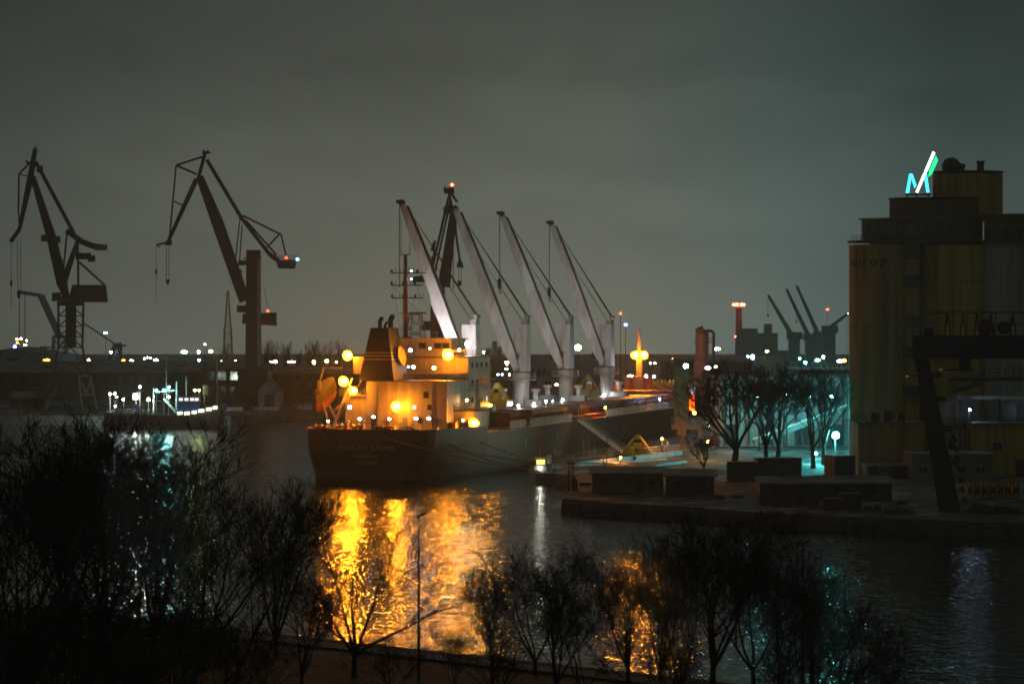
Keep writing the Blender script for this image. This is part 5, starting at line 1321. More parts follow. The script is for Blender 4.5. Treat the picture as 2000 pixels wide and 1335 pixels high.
# scrap, timber and machinery in the dark in front of the silo
for k, (u, v, w, h, m, lab) in enumerate(((1700, 998, 4.5, 1.0, M_dark, 'low dark scrap heap right of the small containers'), (1760, 1002, 3.0, .8, M_darkwall, 'low dark scrap heap left of the gantry foot'), (1910, 1000, 3.5, 1.2, M_darkwall, 'scrap heap right of the gantry foot'), (1960, 1004, 4.0, 1.4, M_dark, 'dark scrap heap near the right edge'), (1890, 985, 3.0, .9, M_concrete, 'pale rubble heap behind the gantry foot'), (1580, 946, 2.5, .7, M_snow, 'snowy mound below the blue container'), (1500, 1002, 3.5, .5, M_darkwall, 'flat boat hull shape lying on the quay edge'), (1570, 1004, 2.5, .45, M_wood, 'flat timber pile on the quay edge'))):
    t = thing('scrap_heap', lab, 'heap', G(u, v, ZQ), 0, 'heaps on the grain quay'); rr = random.Random(k+40)
    for j in range(9):
        x = rr.uniform(-w/2, w/2); y = rr.uniform(-.8, .8); s_ = rr.uniform(.5, 1.3); hh = h*rr.uniform(.3, 1)*(1-.5*abs(x)/(w/2))
        ob = MB().hexa([(-s_*.6, -.4, 0), (s_*.6, -.4, 0), (s_*.6, .4, 0), (-s_*.6, .4, 0)], [(-s_*.4, -.3, hh), (s_*.5, -.25, hh*.8), (s_*.4, .3, hh), (-s_*.5, .3, hh*.7)]).build('scrap_piece', m, t, loc=(x, y, 0)); ob.rotation_euler = (0, 0, rr.uniform(-.6, .6))
# wavy pile of coiled hose and reels behind the gantry foot
t = thing('cable_reels', 'row of dark upright cable reels behind the gantry foot', 'reel', G(1935, 972, ZQ))
for k in range(7):
    x = -3 + k*.95; MB().tube((x, 0, .95), (x+.12, 0, .95), .95, n=14).tube((x+.12, 0, .95), (x+.5, 0, .95), .4, n=10).tube((x+.5, 0, .95), (x+.62, 0, .95), .95, n=14).build('reel', M_dark, t)

# ---- ship-side quay: corner hut, kerbs, grab, rails
t = thing('quay_corner_hut', 'tiny lit control cabin with ladder at the outer corner of the quay', 'cabin', G(1056, 921, ZQ))
MB().box(-.9, .9, 0, 1.6, -.1, .9).build('base', M_concrete, t); MB().box(-.7, .7, .2, 1.4, .9, 1.9).build('cab', M_siloy, t); MB().box(-.9, .9, 0, 1.6, 1.9, 2.05).build('roof', M_snow, t)
MB().box(-.6, .6, .14, .2, 1.05, 1.75).build('window', emis('cabin_light', (1, .85, .2), 1.6), t)
MB().box(.9, 1.6, .2, .9, .0, 2.4).build('locker', M_white, t); MB().tube((-.1, .8, 2), (-.1, .8, 3.4), .04).build('aerial', M_white, t)
ldr = MB().bar((-1.6, 0, -1.4), (-1.6, 0, .9), .08).bar((-1.1, 0, -1.4), (-1.1, 0, .9), .08)
for k in range(6): ldr.bar((-1.6, 0, -1.2+.4*k), (-1.1, 0, -1.2+.4*k), .06)
ldr.build('ladder', M_yellow, t)
MB().ico((-.1, -.2, .55), .16).build('lamp', emis('cabin_lamp', (.95, 1, .9), 90), t)
q0, q1 = G(1060, 918, ZQ), G(1330, 888, ZQ)
tag(MB().bar(q0+Vector((0, 0, .35)), q1+Vector((0, 0, .35)), .5, .7).build('crane_rail_kerb', M_snow), 'long snowy kerb along the lit quay edge', 'kerb')
tag(MB().rail([G(1065, 915, ZQ), G(1150, 907, ZQ), G(1200, 902, ZQ)], 1.1, 1.6, .09, 2).build('quay_railing', M_pale), 'pale railing along the quay below the ship\'s side', 'railing')
tag(MB().rail([G(1265, 890, ZQ), G(1330, 884, ZQ)], 1.4, 1.0, .09, 3).build('quay_railing', M_white), 'short white railing right of the orange grab', 'railing')
for k, (u0, v0, u1, v1) in enumerate(((1120, 925, 1330, 905), (1230, 915, 1340, 902), (1100, 912, 1300, 897))):
    tag(MB().bar(G(u0, v0, ZQ)+Vector((0, 0, .12)), G(u1, v1, ZQ)+Vector((0, 0, .12)), .35, .24).build('crane_track', M_snow), ('nearest', 'shortest', 'farthest')[k] + ' snow covered crane track on the lit quay', 'track', 'crane tracks')
for k, (u, v, h_) in enumerate(((1140, 898, 3.0), (1150, 896, 3.4), (1162, 899, 2.4), (1120, 905, 1.8), (1185, 925, 5.5), (1178, 930, 4.2))):
    t = thing('lamp_post' if k > 3 else 'marker_post', ('thin pale post nearest the gangway', 'tallest thin pale post at the quay middle', 'short pale post right of the tallest one', 'short pale post left of the others', 'tall dark pole rising behind the boarded hut', 'dark pole close left of the tall one')[k], 'post', G(u, v, ZQ), 0, 'posts on the lit quay')
    MB().tube((0, 0, 0), (0, 0, h_), .07, .05).build('pole', M_pale if k < 4 else M_dark, t); MB().box(-.35, .35, -.05, .05, h_*.7, h_*.7+.1).build('crossbar', M_pale if k < 4 else M_dark, t)
for k, (u, v) in enumerate(((1088, 908), (1299, 889))):
    t = thing('lifebuoy_stand', ('ring lifebuoy stand near the quay corner', 'ring lifebuoy stand right of the orange grab')[k], 'lifebuoy', G(u, v, ZQ), 0, 'lifebuoys')
    MB().bar((0, 0, 0), (0, 0, 1.6), .1).build('post', M_pale, t)
    rg_ = MB(); 
    for j in range(12):
        a, b = 2*math.pi*j/12, 2*math.pi*(j+1)/12; rg_.tube((.5*math.cos(a), -.1, 2.0+.5*math.sin(a)), (.5*math.cos(b), -.1, 2.0+.5*math.sin(b)), .12, n=6)
    rg_.build('ring', M_white, t)
gb = G(1245, 888, ZQ); t = grab('cargo_grab', 'orange lit clamshell grab lying on the quay beside the gangway', gb, R(-10), 4.0, 3.3, M_yellow, 'grabs')
tag(MB().box(-2.6, 2.6, -1.0, 1.4, -.05, .45).build('grab_base', M_yellow, loc=gb + Vector((0, -.2, 0))), 'low yellow steel platform under the orange lit grab', 'platform')
tag(MB().hexa([(-.8, -.5, 0), (.8, -.5, 0), (.8, .5, 0), (-.8, .5, 0)], [(-.3, -.4, 1.2), (1.0, -.4, 1.0), (.9, .4, 1.0), (-.3, .4, 1.3)]).build('bollard_block', M_ochre, loc=G(1203, 900, ZQ)), 'ochre mooring block left of the orange lit grab', 'mooring block')
# portal quay crane whose pillar hides the bow
YP = 437.0
pc_ = thing('portal_crane', 'brown pillar of a quayside portal crane in front of the ship\'s bow', 'crane', qz(1332, YP)); L = local(pc_.location)
def pp(u, v, dy=0): return L(u, v, YP+dy)
def pbox(u0, u1, v0, v1, d0, d1, name, m): return MB().hexa([pp(u0, v1, d0), pp(u1, v1, d0), pp(u1, v1, d1), pp(u0, v1, d1)], [pp(u0, v0, d0), pp(u1, v0, d0), pp(u1, v0, d1), pp(u0, v0, d1)]).build(name, m, pc_)
pbox(1317, 1344, 718, 828, -1.2, 1.2, 'pillar', M_mastrust)
for v in (745, 770, 800): pbox(1315, 1346, v, v+2, -1.3, 1.3, 'pillar_band', M_mastrust)
pbox(1311, 1372, 828, 838, -1.6, 1.6, 'portal_beam', M_mastrust)
for u, u2 in ((1336, 1330), (1366, 1372)):
    for dy in (-1.4, 1.4): MB().bar(pp(u, 838, dy), pp(u2, 888, dy), .7).build('portal_leg', M_mastrust, pc_)
pbox(1322, 1340, 838, 850, -1, 1, 'knee', M_mastrust)
MB().bar(pp(1344, 735), pp(1375, 742), .5).build('arm', M_mastrust, pc_); MB().bar(pp(1310, 700), pp(1322, 722), .4).build('stay', M_mastrust, pc_)
MB().rail([pp(1312, 828, -1.6), pp(1372, 828, -1.6)], 1.0, 1.0, .06).build('railing', M_mastrust, pc_)
MB().ico(pp(1356, 806, 1.5), .26).build('work_lamp', emis('work_lamp_glow', (1, .34, .01), 1600), pc_)
MB().bar(pp(1346, 800, 1.2), pp(1356, 803, 1.5), .1).build('lamp_arm', M_mastrust, pc_)
pbox(1346, 1356, 768, 800, 3, 5, 'red_housing', M_red)
# sodium lamps on the quay hidden behind huts and trees
post_lamp('quay_lamp', 'orange quay lamp between the portal crane and bare trees', W(1383, 862, 418), 'sodium', .2, group='quay lamps', globe=1000)
post_lamp('quay_lamp', 'orange quay lamp behind the lit grab', W(1293, 856, 430), 'sodium', .18, group='quay lamps', globe=800)
post_lamp('quay_lamp', 'small orange quay lamp behind the boarded hut', W(1212, 893, 405), 'sodium', .14, group='quay lamps', globe=800)

# ---- loading tower and lit hall behind the trees
YV = 560.0
t = thing('process_tower', 'round brown process tower with rooftop hood and bent pipe', 'tower', Vector(((1372-CX)/FPX*YV, YV, ZF))); L = local(t.location)
def vt_(u, v, dy=0): return L(u, v, YV+dy)
c = vt_(1371, 760); r = 13/FPX*YV*1.0
MB().lathe([(r*1.25, -1), (r*1.25, 6), (r, 6.4), (r, vt_(1371, 652).z - c.z), (r*.6, vt_(1371, 645).z-c.z), (r*.4, vt_(1371, 642).z-c.z)], c, 24).build('vessel', M_mastrust, t)
MB().hexa([vt_(1357, 646, -.4), vt_(1360, 648, -.4), vt_(1360, 648, .4), vt_(1357, 646, .4)], [vt_(1362, 639, -.5), vt_(1374, 636, -.5), vt_(1374, 640, .5), vt_(1362, 645, .5)]).build('hood', M_dark, t)
MB().path([vt_(1372, 646), vt_(1390, 646), vt_(1394, 651), vt_(1394, 735)], .32, 8).build('bent_pipe', M_dark, t)
pl = MB().bar(vt_(1379, 669), vt_(1390, 669), 2.0, .15).rail([vt_(1379, 669, -1), vt_(1390, 669, -1)], 1.1, .6, .07).bar(vt_(1380, 652), vt_(1384, 652), .15).bar(vt_(1354, 669), vt_(1360, 669), 1.0, .2); pl.build('platform', M_dark, t)
def hall(name, label, u0, u1, v0, v1, Y, depth, m, mr, cat='building'):
    a, b = W(u0, v1, Y), W(u1, v0, Y); t = thing(name, label, cat, ((a.x+b.x)/2, Y, ZF)); w = b.x-a.x; h = b.z-ZF
    MB().box(-w/2, w/2, 0, depth, -.2, h).build('wall', m, t); MB().box(-w/2-.4, w/2+.4, -.4, depth, h, h+.35).build('roof', mr, t)
    return t, w, h
M_tealwall = corrugated('ribbed_hall', (0.34, 0.36, 0.36), (0.24, 0.26, 0.26), 1.2, .6)
t, w, h = hall('lit_hall', 'ribbed hall wall washed by four cold teal lamps behind the trees', 1405, 1680, 738, 850, 457, 20, M_tealwall, M_snowroof)
for k in range(12): MB().box(-w/2+w*(k+.5)/12-.16, -w/2+w*(k+.5)/12+.16, -.6, 0, 0, h-.2).build('rib', M_dark, t)
for k in (1, 4, 7, 10): win(t, -w/2+w*k/12, 0, h*.62, 1.5, 1.1, M_glass, M_dark); MB().box(-w/2+w*k/12-1.2, -w/2+w*k/12+1.2, -.08, 0, 0, 3.6).build('gate', M_navy, t)
for k, u in enumerate((1483, 1537, 1582, 1625)):
    post_lamp('yard_lamp', ('leftmost', 'second', 'third', 'rightmost')[k] + ' of the four teal lamps in front of the ribbed hall', W(u, 773, 444), 'teal_s', .28, group='teal yard lamps', globe=950)
t = thing('conveyor', 'snow covered inclined conveyor gleaming teal behind the trees', 'conveyor', G(1470, 870, ZQ)); L = local(t.location)
a, b = L(1472, 863, 448), L(1672, 790, 452)
MB().bar(a, b, 1.6, .9).build('belt_housing', M_grey, t); MB().bar(a+Vector((0, 0, .5)), b+Vector((0, 0, .5)), 1.7, .14).build('snow_cover', M_snow, t)
for f in (.15, .45, .75): 
    p = a.lerp(b, f); MB().bar(p, (p.x-.8, p.y, 0), .25).bar(p, (p.x+.8, p.y, 0), .25).build('trestle', M_dark, t)
post_lamp('yard_lamp', 'very bright teal yard lamp left of the silo\'s foot', W(1632, 850, 402), 'teal', .55, group='teal yard lamps', globe=1700)
post_lamp('yard_lamp', 'small teal yard lamp low between the bare trees', W(1594, 885, 420), 'teal_s', .2, group='teal yard lamps', globe=700)
t = thing('yard_box', 'bright yellow skip just left of the silo\'s foot', 'skip', G(1674, 922, ZQ)); MB().hexa([(-.4, 0, 0), (.4, 0, 0), (.4, .8, 0), (-.4, .8, 0)], [(-.5, -.1, 1.3), (.5, -.1, 1.3), (.5, .9, 1.3), (-.5, .9, 1.3)]).build('body', M_yellow, t); MB().bar((-.5, -.1, 1.3), (.5, -.1, 1.3), .1).build('rim', M_yellow, t)
# white snowy roof strip and low hall behind
t, w, h = hall('low_hall', 'low dark hall with snowy roof edge right of the trees', 1560, 1700, 722, 740, 620, 20, M_darkwall, M_snow)
for k in range(5): win(t, -w/2+2+k*3.1, 0, h*.5, 1.6, 1.2, M_glass, M_grey)
t, w, h = hall('low_hall', 'long reddish hall behind the process tower', 1300, 1470, 706, 780, 600, 20, M_brick, M_snowroof)
for k in range(8): win(t, -w/2+1.5+k*2.3, 0, 5, 1.3, 1.2, emis('hall_window_w', (1, .9, .75), .6) if k in (2, 3, 6) else M_glass, M_pale)
for k in range(8): win(t, -w/2+1.5+k*2.3, 0, 9, 1.3, 1.2, M_glass, M_pale)
# grey vessel or hall seen between the deck cranes
t, w, h = hall('grey_store', 'pale grey low store seen between the deck cranes', 1000, 1200, 738, 800, 640, 15, M_pale, M_snowroof)
for k in range(7): win(t, -w/2+2+k*3.3, 0, 6, 1.4, 1.0, M_glass, M_grey)
for u in (1062, 1070, 1052, 1040): c = W(u, 738, 640)-t.location; MB().tube((c.x, 3, c.z), (c.x, 3, c.z+2.2), .5, n=8).build('roof_vent', M_dark, t)
t, w, h = hall('dark_store', 'dark low store right of the accommodation block', 905, 1000, 742, 800, 650, 15, M_darkwall, M_snowroof)
for k in range(4): win(t, -w/2+2+k*2.8, 0, 5, 1.2, 1.0, M_glass, M_grey)
t, w, h = hall('brown_store', 'hazy brown block behind the first deck crane', 900, 980, 700, 800, 760, 20, M_brick, M_snowroof)
for k in range(4): win(t, -w/2+1.6+k*2.9, 0, 12, 1.2, 1.4, M_glass, M_pale)
t = thing('roof_tank', 'hazy cluster of vents standing on the brown block', 'vent', W(966, 700, 765)); 
for x, h_ in ((-1.6, 3), (0, 5), (1.5, 3.4)): MB().tube((x, 0, 0), (x, 0, h_), .7, n=10).build('vent', M_pale, t)
# power station in the haze
YW = 1690.0
t = thing('power_station', 'grey blocky power station fading in the haze', 'building', Vector(((1478-CX)/FPX*YW, YW, ZF))); L = local(t.location)
def pw(u0, u1, v0, v1, d, name, m): return MB().hexa([L(u0, v1, YW), L(u1, v1, YW), L(u1, v1, YW+d), L(u0, v1, YW+d)], [L(u0, v0, YW), L(u1, v0, YW), L(u1, v0, YW+d), L(u0, v0, YW+d)]).build(name, m, t)
pw(1437, 1480, 641, 705, 25, 'boiler_house', M_grey); pw(1480, 1519, 650, 705, 20, 'turbine_hall', M_grey); pw(1492, 1508, 632, 651, 12, 'roof_block', M_grey); pw(1519, 1560, 684, 705, 20, 'side_hall', M_grey)
for k in range(4): pw(1441+9*k, 1446+9*k, 648, 700, -.4, 'wall_panel', M_concrete)
ch = thing('chimney', 'slim chimney crowned with a ring of red lights', 'chimney', Vector(((1443-CX)/FPX*1740, 1740, ZF))); zt = W(1443, 592, 1740).z-ZF
MB().lathe([(2.6, 0), (1.8, zt)], (0, 0, 0), 16).build('shaft', M_concrete, ch)
MB().lathe([(1.7, zt-3), (2.9, zt-3), (2.9, zt-2.7), (1.7, zt-2.7)], (0, 0, 0), 16).build('gallery', M_dark, ch)
for k, (x, y, z, r_) in enumerate(((-1.6, -3, zt-.9, 1.1), (1.6, -3, zt-.9, 1.1), (-3.3, 0, zt-.9, .9), (3.3, 0, zt-.9, .9))): MB().ico((x, y, z), r_).build('red_lamp', emis('beacon_red', (1, .05, .015), 130), ch)
MB().ico((-2.3, -2.0, W(1432, 657, 1740).z-ZF), .45).build('red_lamp', emis('beacon_red', (1, .05, .015), 130), ch)
# cranes in the haze
def hazy_crane(label, ub, vb_, pts, Y, w0, w1, hook=None):
    t = thing('far_crane', label, 'crane', Vector(((ub-CX)/FPX*Y, Y, ZF)), 0, 'cranes in the haze'); L = local(t.location)
    q = L(ub, vb_, Y); MB().box(q.x-2.9, q.x+2.9, -2.9, 2.9, -.1, q.z).build('tower', M_grey, t); MB().box(q.x-3.8, q.x+4.2, -3.2, 3.2, q.z, q.z+3.8).build('machinery_house', M_grey, t)
    for (a, b) in zip(pts[:-1], pts[1:]): MB().bar(L(*a, Y), L(*b, Y), w0, w0, w1, w1).build('jib', M_grey, t)
    if hook: MB().tube(L(*hook[0], Y), L(*hook[1], Y), .12, n=4).tube(L(*hook[1], Y)+Vector((0, 0, 1.2)), L(*hook[1], Y), .5).build('hoist_rope', M_dark, t)
hazy_crane('leftmost of the hazy cranes, jib leaning left with a hanging hook', 1551, 662, ((1551, 662), (1500, 576)), 1430, 2.5, 1.3, ((1500, 578), (1500, 618)))
hazy_crane('second of the hazy cranes, jib leaning left', 1583, 665, ((1583, 665), (1536, 564)), 1460, 2.5, 1.3, ((1556, 610), (1556, 630)))
hazy_crane('third of the hazy cranes, tallest jib leaning left', 1602, 660, ((1602, 662), (1556, 558)), 1490, 2.5, 1.3)
hazy_crane('rightmost hazy crane, jib pointing right with a light at its tip', 1620, 650, ((1605, 652), (1656, 612)), 1400, 2.2, 1.2)

# ---- small gear about the quay
for k, (u, v) in enumerate(((1215, 972), (1245, 974), (1285, 977), (1340, 981), (1420, 987), (1530, 996), (1690, 1004), (1745, 1006), (1905, 1012), (1955, 1014))):
    t = MB(); n_ = 12
    for j in range(n_):
        a, b = 2*math.pi*j/n_, 2*math.pi*(j+1)/n_; t.tube((.38*math.cos(a), 0, .38*math.sin(a)), (.38*math.cos(b), 0, .38*math.sin(b)), .14, n=6)
    o = t.build('tyre', M_dark, loc=G(u, v+4, ZQ) + Vector((0, -.6, -.45))); o.rotation_euler = (R(-38), 0, k*.7)
    tag(o, ('first', 'second', 'third', 'fourth', 'fifth', 'sixth', 'seventh', 'eighth', 'ninth', 'tenth')[k] + ' black tyre fender from the left along the quay bank', 'tyre', 'tyre fenders along the quay bank')
for k, (u, v, n_, lab) in enumerate(((1405, 975, 5, 'pallet stack right of the dark boarded hut'), (1440, 972, 3, 'low pallet stack left of the long roofed shed'), (1762, 985, 4, 'pallet stack left of the gantry leg'), (1330, 925, 4, 'pallet stack on the lit quay behind the huts'))):
    t = thing('pallet_stack', lab, 'pallets', G(u, v, ZQ), rng.uniform(-.5, .5), 'pallet stacks')
    for j in range(n_):
        p_ = MB()
        for x in (-.5, -.25, 0, .25, .5): p_.box(x-.09, x+.09, -.4, .4, .09, .12)
        for y in (-.36, 0, .36): p_.box(-.59, .59, y-.05, y+.05, 0, .09)
        p_.build('pallet', M_wood, t, loc=(rng.uniform(-.05, .05), rng.uniform(-.05, .05), .125*j))
for k, (u, v) in enumerate(((1352, 930), (1358, 931), (1365, 930), (1612, 940), (1618, 941))):
    t = thing('oil_drum', ('blue drum leftmost of three behind the dark boarded hut', 'orange drum in the middle of three behind the dark hut', 'black drum rightmost of three behind the dark hut', 'blue drum left of its pair beside the blue container', 'orange drum nearest the blue container')[k], 'drum', G(u, v, ZQ), 0, ('drums behind the huts', 'drums by the blue container')[k > 2])
    MB().lathe([(.29, 0), (.29, .3), (.31, .31), (.29, .32), (.29, .6), (.31, .61), (.29, .62), (.29, .9)], (0, 0, 0), 14).build('shell', (M_blue, M_orange, M_dark)[k % 3], t); MB().lathe([(.27, .9), (.27, .93)], (0, 0, 0), 14).build('lid', M_grey, t)
for k, (u, v) in enumerate(((1082, 922), (1112, 927), (1078, 914), (1168, 906), (1240, 899))):
    t = thing('quay_bollard', ('second mooring bollard from the corner cabin', 'third mooring bollard along the near quay edge', 'mooring bollard behind the corner cabin', 'mooring bollard below the thin posts', 'mooring bollard in front of the orange lit grab')[k], 'bollard', G(u, v, ZQ), 0, 'mooring bollards of the quay')
    MB().lathe([(.32, 0), (.24, .12), (.2, .4), (.32, .48), (.32, .6), (.01, .68)], (0, 0, 0), 12).build('post', M_dark, t); MB().box(-.45, .45, -.45, .45, 0, .06).build('base_plate', M_concrete, t)
# caged ladder and cable trays on the silo
ld_ = MB()
for dx in (-.25, .25): ld_.tube(si(1800, 474, 1.0) + Vector((dx, 0, 0)), si(1800, 915, 1.0) + Vector((dx, 0, 0)), .04, n=4)
for k in range(60): 
    q = si(1800, 474 + 7.3*k, 1.0); ld_.bar(q + Vector((-.25, 0, 0)), q + Vector((.25, 0, 0)), .04)
stuff(ld_.build('caged_ladder', M_dark, silo))
for v in (600, 680, 760, 840): cyl(1713, v, v+.8, 55.3, 4, 'pour_joint', M_drum); cyl(1862, v, v+.8, 66.3, 5, 'pour_joint', M_drum); sbox(1926, 2120, v, v+.8, 2.35, 2.5, 'pour_joint', M_drum)
for u in (1945, 1962, 1980, 1998): sbox(u, u+2, 474, 800, 2.3, 2.5, 'pilaster', M_silog)

# ================================================================== FAR HARBOUR LIGHTS
far = [  # u, v, distance, colour, radius, label
 (33, 662, 980, 'warm', .35, 'small warm light at the top of the far-left cluster'), (41, 661, 985, 'warm', .32, 'small warm light right in the top row of the far-left cluster'), (34, 669, 980, 'orange_s', .4, 'orange light in the middle of the far-left cluster'),
 (49, 673, 990, 'green', .35, 'greenish light on the right of the far-left cluster'), (29, 678, 975, 'blue', .8, 'strong blue light below the far-left cluster'), (52, 665, 990, 'green', .25, 'faint green light at the upper right of the far-left cluster'),
 (206, 650, 1100, 'teal_s', .45, 'lone bluish light high beside the lattice tower crane'), (217, 688, 960, 'cold', .4, 'white light on the small bluish crane'), (91, 703, 900, 'orange_s', .7, 'orange lamp left of the lattice tower'),
 (173, 704, 1000, 'warm', .6, 'warm lamp right behind the lattice tower'), (188, 709, 1000, 'white', .4, 'small white lamp right of the warm one by the tower'), (152, 706, 900, 'teal_s', .4, 'teal lamp seen through the tower foot'), (241, 705, 900, 'orange_s', .6, 'small orange lamp right of the bluish crane'),
 (257, 704, 950, 'green', .4, 'small green-white lamp in the gap left of the workboat'), (282, 700, 900, 'white', .3, 'left lamp of the little row above the workboat'), (288, 698, 900, 'white', .3, 'middle lamp of the little row above the workboat'), (294, 699, 900, 'white', .3, 'right lamp of the little row above the workboat'), (304, 706, 860, 'big', .85, 'large greenish white floodlight above the workboat'),
 (360, 687, 900, 'cold', .65, 'cold floodlight on the far yard, left of the column crane'), (388, 687, 930, 'cold', .5, 'left of the bright pair of lamps near the lattice mast'), (412, 686, 930, 'warm', .6, 'right of the bright pair of lamps near the lattice mast'), (400, 672, 930, 'white', .3, 'small lamp above the bright pair'), (389, 703, 930, 'cold', .35, 'bluish lamp below the bright pair'), (413, 710, 880, 'white_s', .3, 'tiny white lamp below the bright pair'),
 (432, 706, 880, 'warm', .4, 'warm lamp at the lattice mast\'s foot'), (443, 711, 870, 'teal_s', .35, 'small bluish lamp at the lattice mast\'s foot'), (453, 706, 880, 'warm', .35, 'warm lamp right of the lattice mast'), (460, 705, 880, 'warm', .35, 'warm lamp nearest the column crane'),
 (529, 706, 900, 'warm', .22, 'tiny first lamp right of the column crane'), (533, 706, 900, 'warm', .22, 'tiny second lamp right of the column crane'), (538, 706, 900, 'warm', .55, 'brightest warm lamp right of the column crane'), (564, 706, 900, 'white', .3, 'left of three white lamps before the poplars'), (569, 706, 900, 'white', .3, 'middle of three white lamps before the poplars'), (574, 706, 900, 'white', .3, 'right of three white lamps before the poplars'),
 (613, 707, 880, 'green', .55, 'greenish lamp left of the ship\'s bridge wing'), (638, 705, 880, 'warm', .55, 'warm lamp above the ship\'s davit'), (657, 707, 880, 'warm', .25, 'small warm lamp beside the ship\'s bridge wing'),
 (1129, 679, 760, 'green', .9, 'greenish floodlight glowing beside the third deck crane'), (1094, 708, 760, 'big', .6, 'white lamp half hidden by the third deck crane'), (990, 708, 740, 'warm', .6, 'warm floodlight left of the second deck crane'), (951, 731, 610, 'white', .2, 'leftmost of the small white lamps behind the yellow grab'), (973, 731, 610, 'white', .2, 'second small white lamp behind the yellow grab'), (981, 731, 610, 'white', .2, 'third small white lamp behind the yellow grab'), (989, 720, 610, 'white', .22, 'highest small white lamp behind the yellow grab'), (995, 731, 610, 'warm', .2, 'fourth small white lamp behind the yellow grab'),
 (948, 688, 780, 'green', .6, 'yellowish lamp right of the first deck crane'), (1087, 751, 640, 'warm', .3, 'warm lamp low left of the third deck crane'), (1115, 751, 640, 'warm', .3, 'warm lamp low right of the third deck crane'),
 (1231, 734, 700, 'green', .4, 'greenish lamp left of the bow mast'), (1262, 735, 700, 'cold', .45, 'cold lamp right of the bow mast'), (1277, 735, 700, 'white', .35, 'white lamp second right of the bow mast'), (1296, 738, 690, 'big', .4, 'greenish white lamp behind the bow'), (1270, 709, 720, 'warm', .22, 'tiny warm lamp above the windlasses'), (1279, 709, 720, 'warm', .22, 'second tiny warm lamp above the windlasses'),
 (1312, 702, 690, 'warm', .3, 'small warm lamp left of the process tower'), (1340, 715, 545, 'cold', .5, 'large blue-white floodlight left of the process tower'), (1383, 718, 545, 'cold', .42, 'blue-white floodlight in front of the process tower'), (1398, 716, 545, 'warm', .25, 'warm lamp beside the bent pipe'), (1401, 681, 900, 'green', .7, 'yellow-green lamp right of the bent pipe'),
 (1470, 697, 700, 'teal_s', .55, 'teal floodlight above the first bare tree'), (1461, 696, 700, 'teal_s', .2, 'tiny teal lamp left of the teal floodlight'), (1498, 686, 1500, 'warm', .7, 'warm lamp on the power station'), (1573, 708, 660, 'teal', .32, 'left teal floodlight under the hazy cranes'), (1597, 703, 660, 'teal', .42, 'largest teal floodlight under the hazy cranes'), (1608, 697, 700, 'big', .35, 'yellowish white lamp beside the largest teal floodlight'), (1562, 700, 660, 'teal_s', .2, 'tiny teal lamp left of the floodlights'), (1640, 705, 600, 'white', .45, 'white lamp close to the silo\'s left edge'), (1649, 704, 640, 'orange_s', .45, 'orange lamp touching the silo\'s left edge'), (1459, 737, 560, 'warm', .35, 'warm lamp among the branches of the first bare tree'), (1656, 612, 1395, 'white', .2, 'light at the tip of the rightmost hazy crane'),
 (1222, 634, 800, 'blue', .5, 'small blue light right of the fourth deck crane'), (1616, 604, 1600, 'red', .6, 'tiny red light high beside the silo'), (1212, 612, 900, 'red', .3, 'tiny red light above the fourth deck crane')]
for i, (u, v, Y, k, r, lab) in enumerate(far):
    post_lamp('harbour_light', lab, W(u, v, Y), k, r, ZF, 'far harbour lights', wide=(1.0, 1.35, 1.0, 1.6, .8)[i % 5])

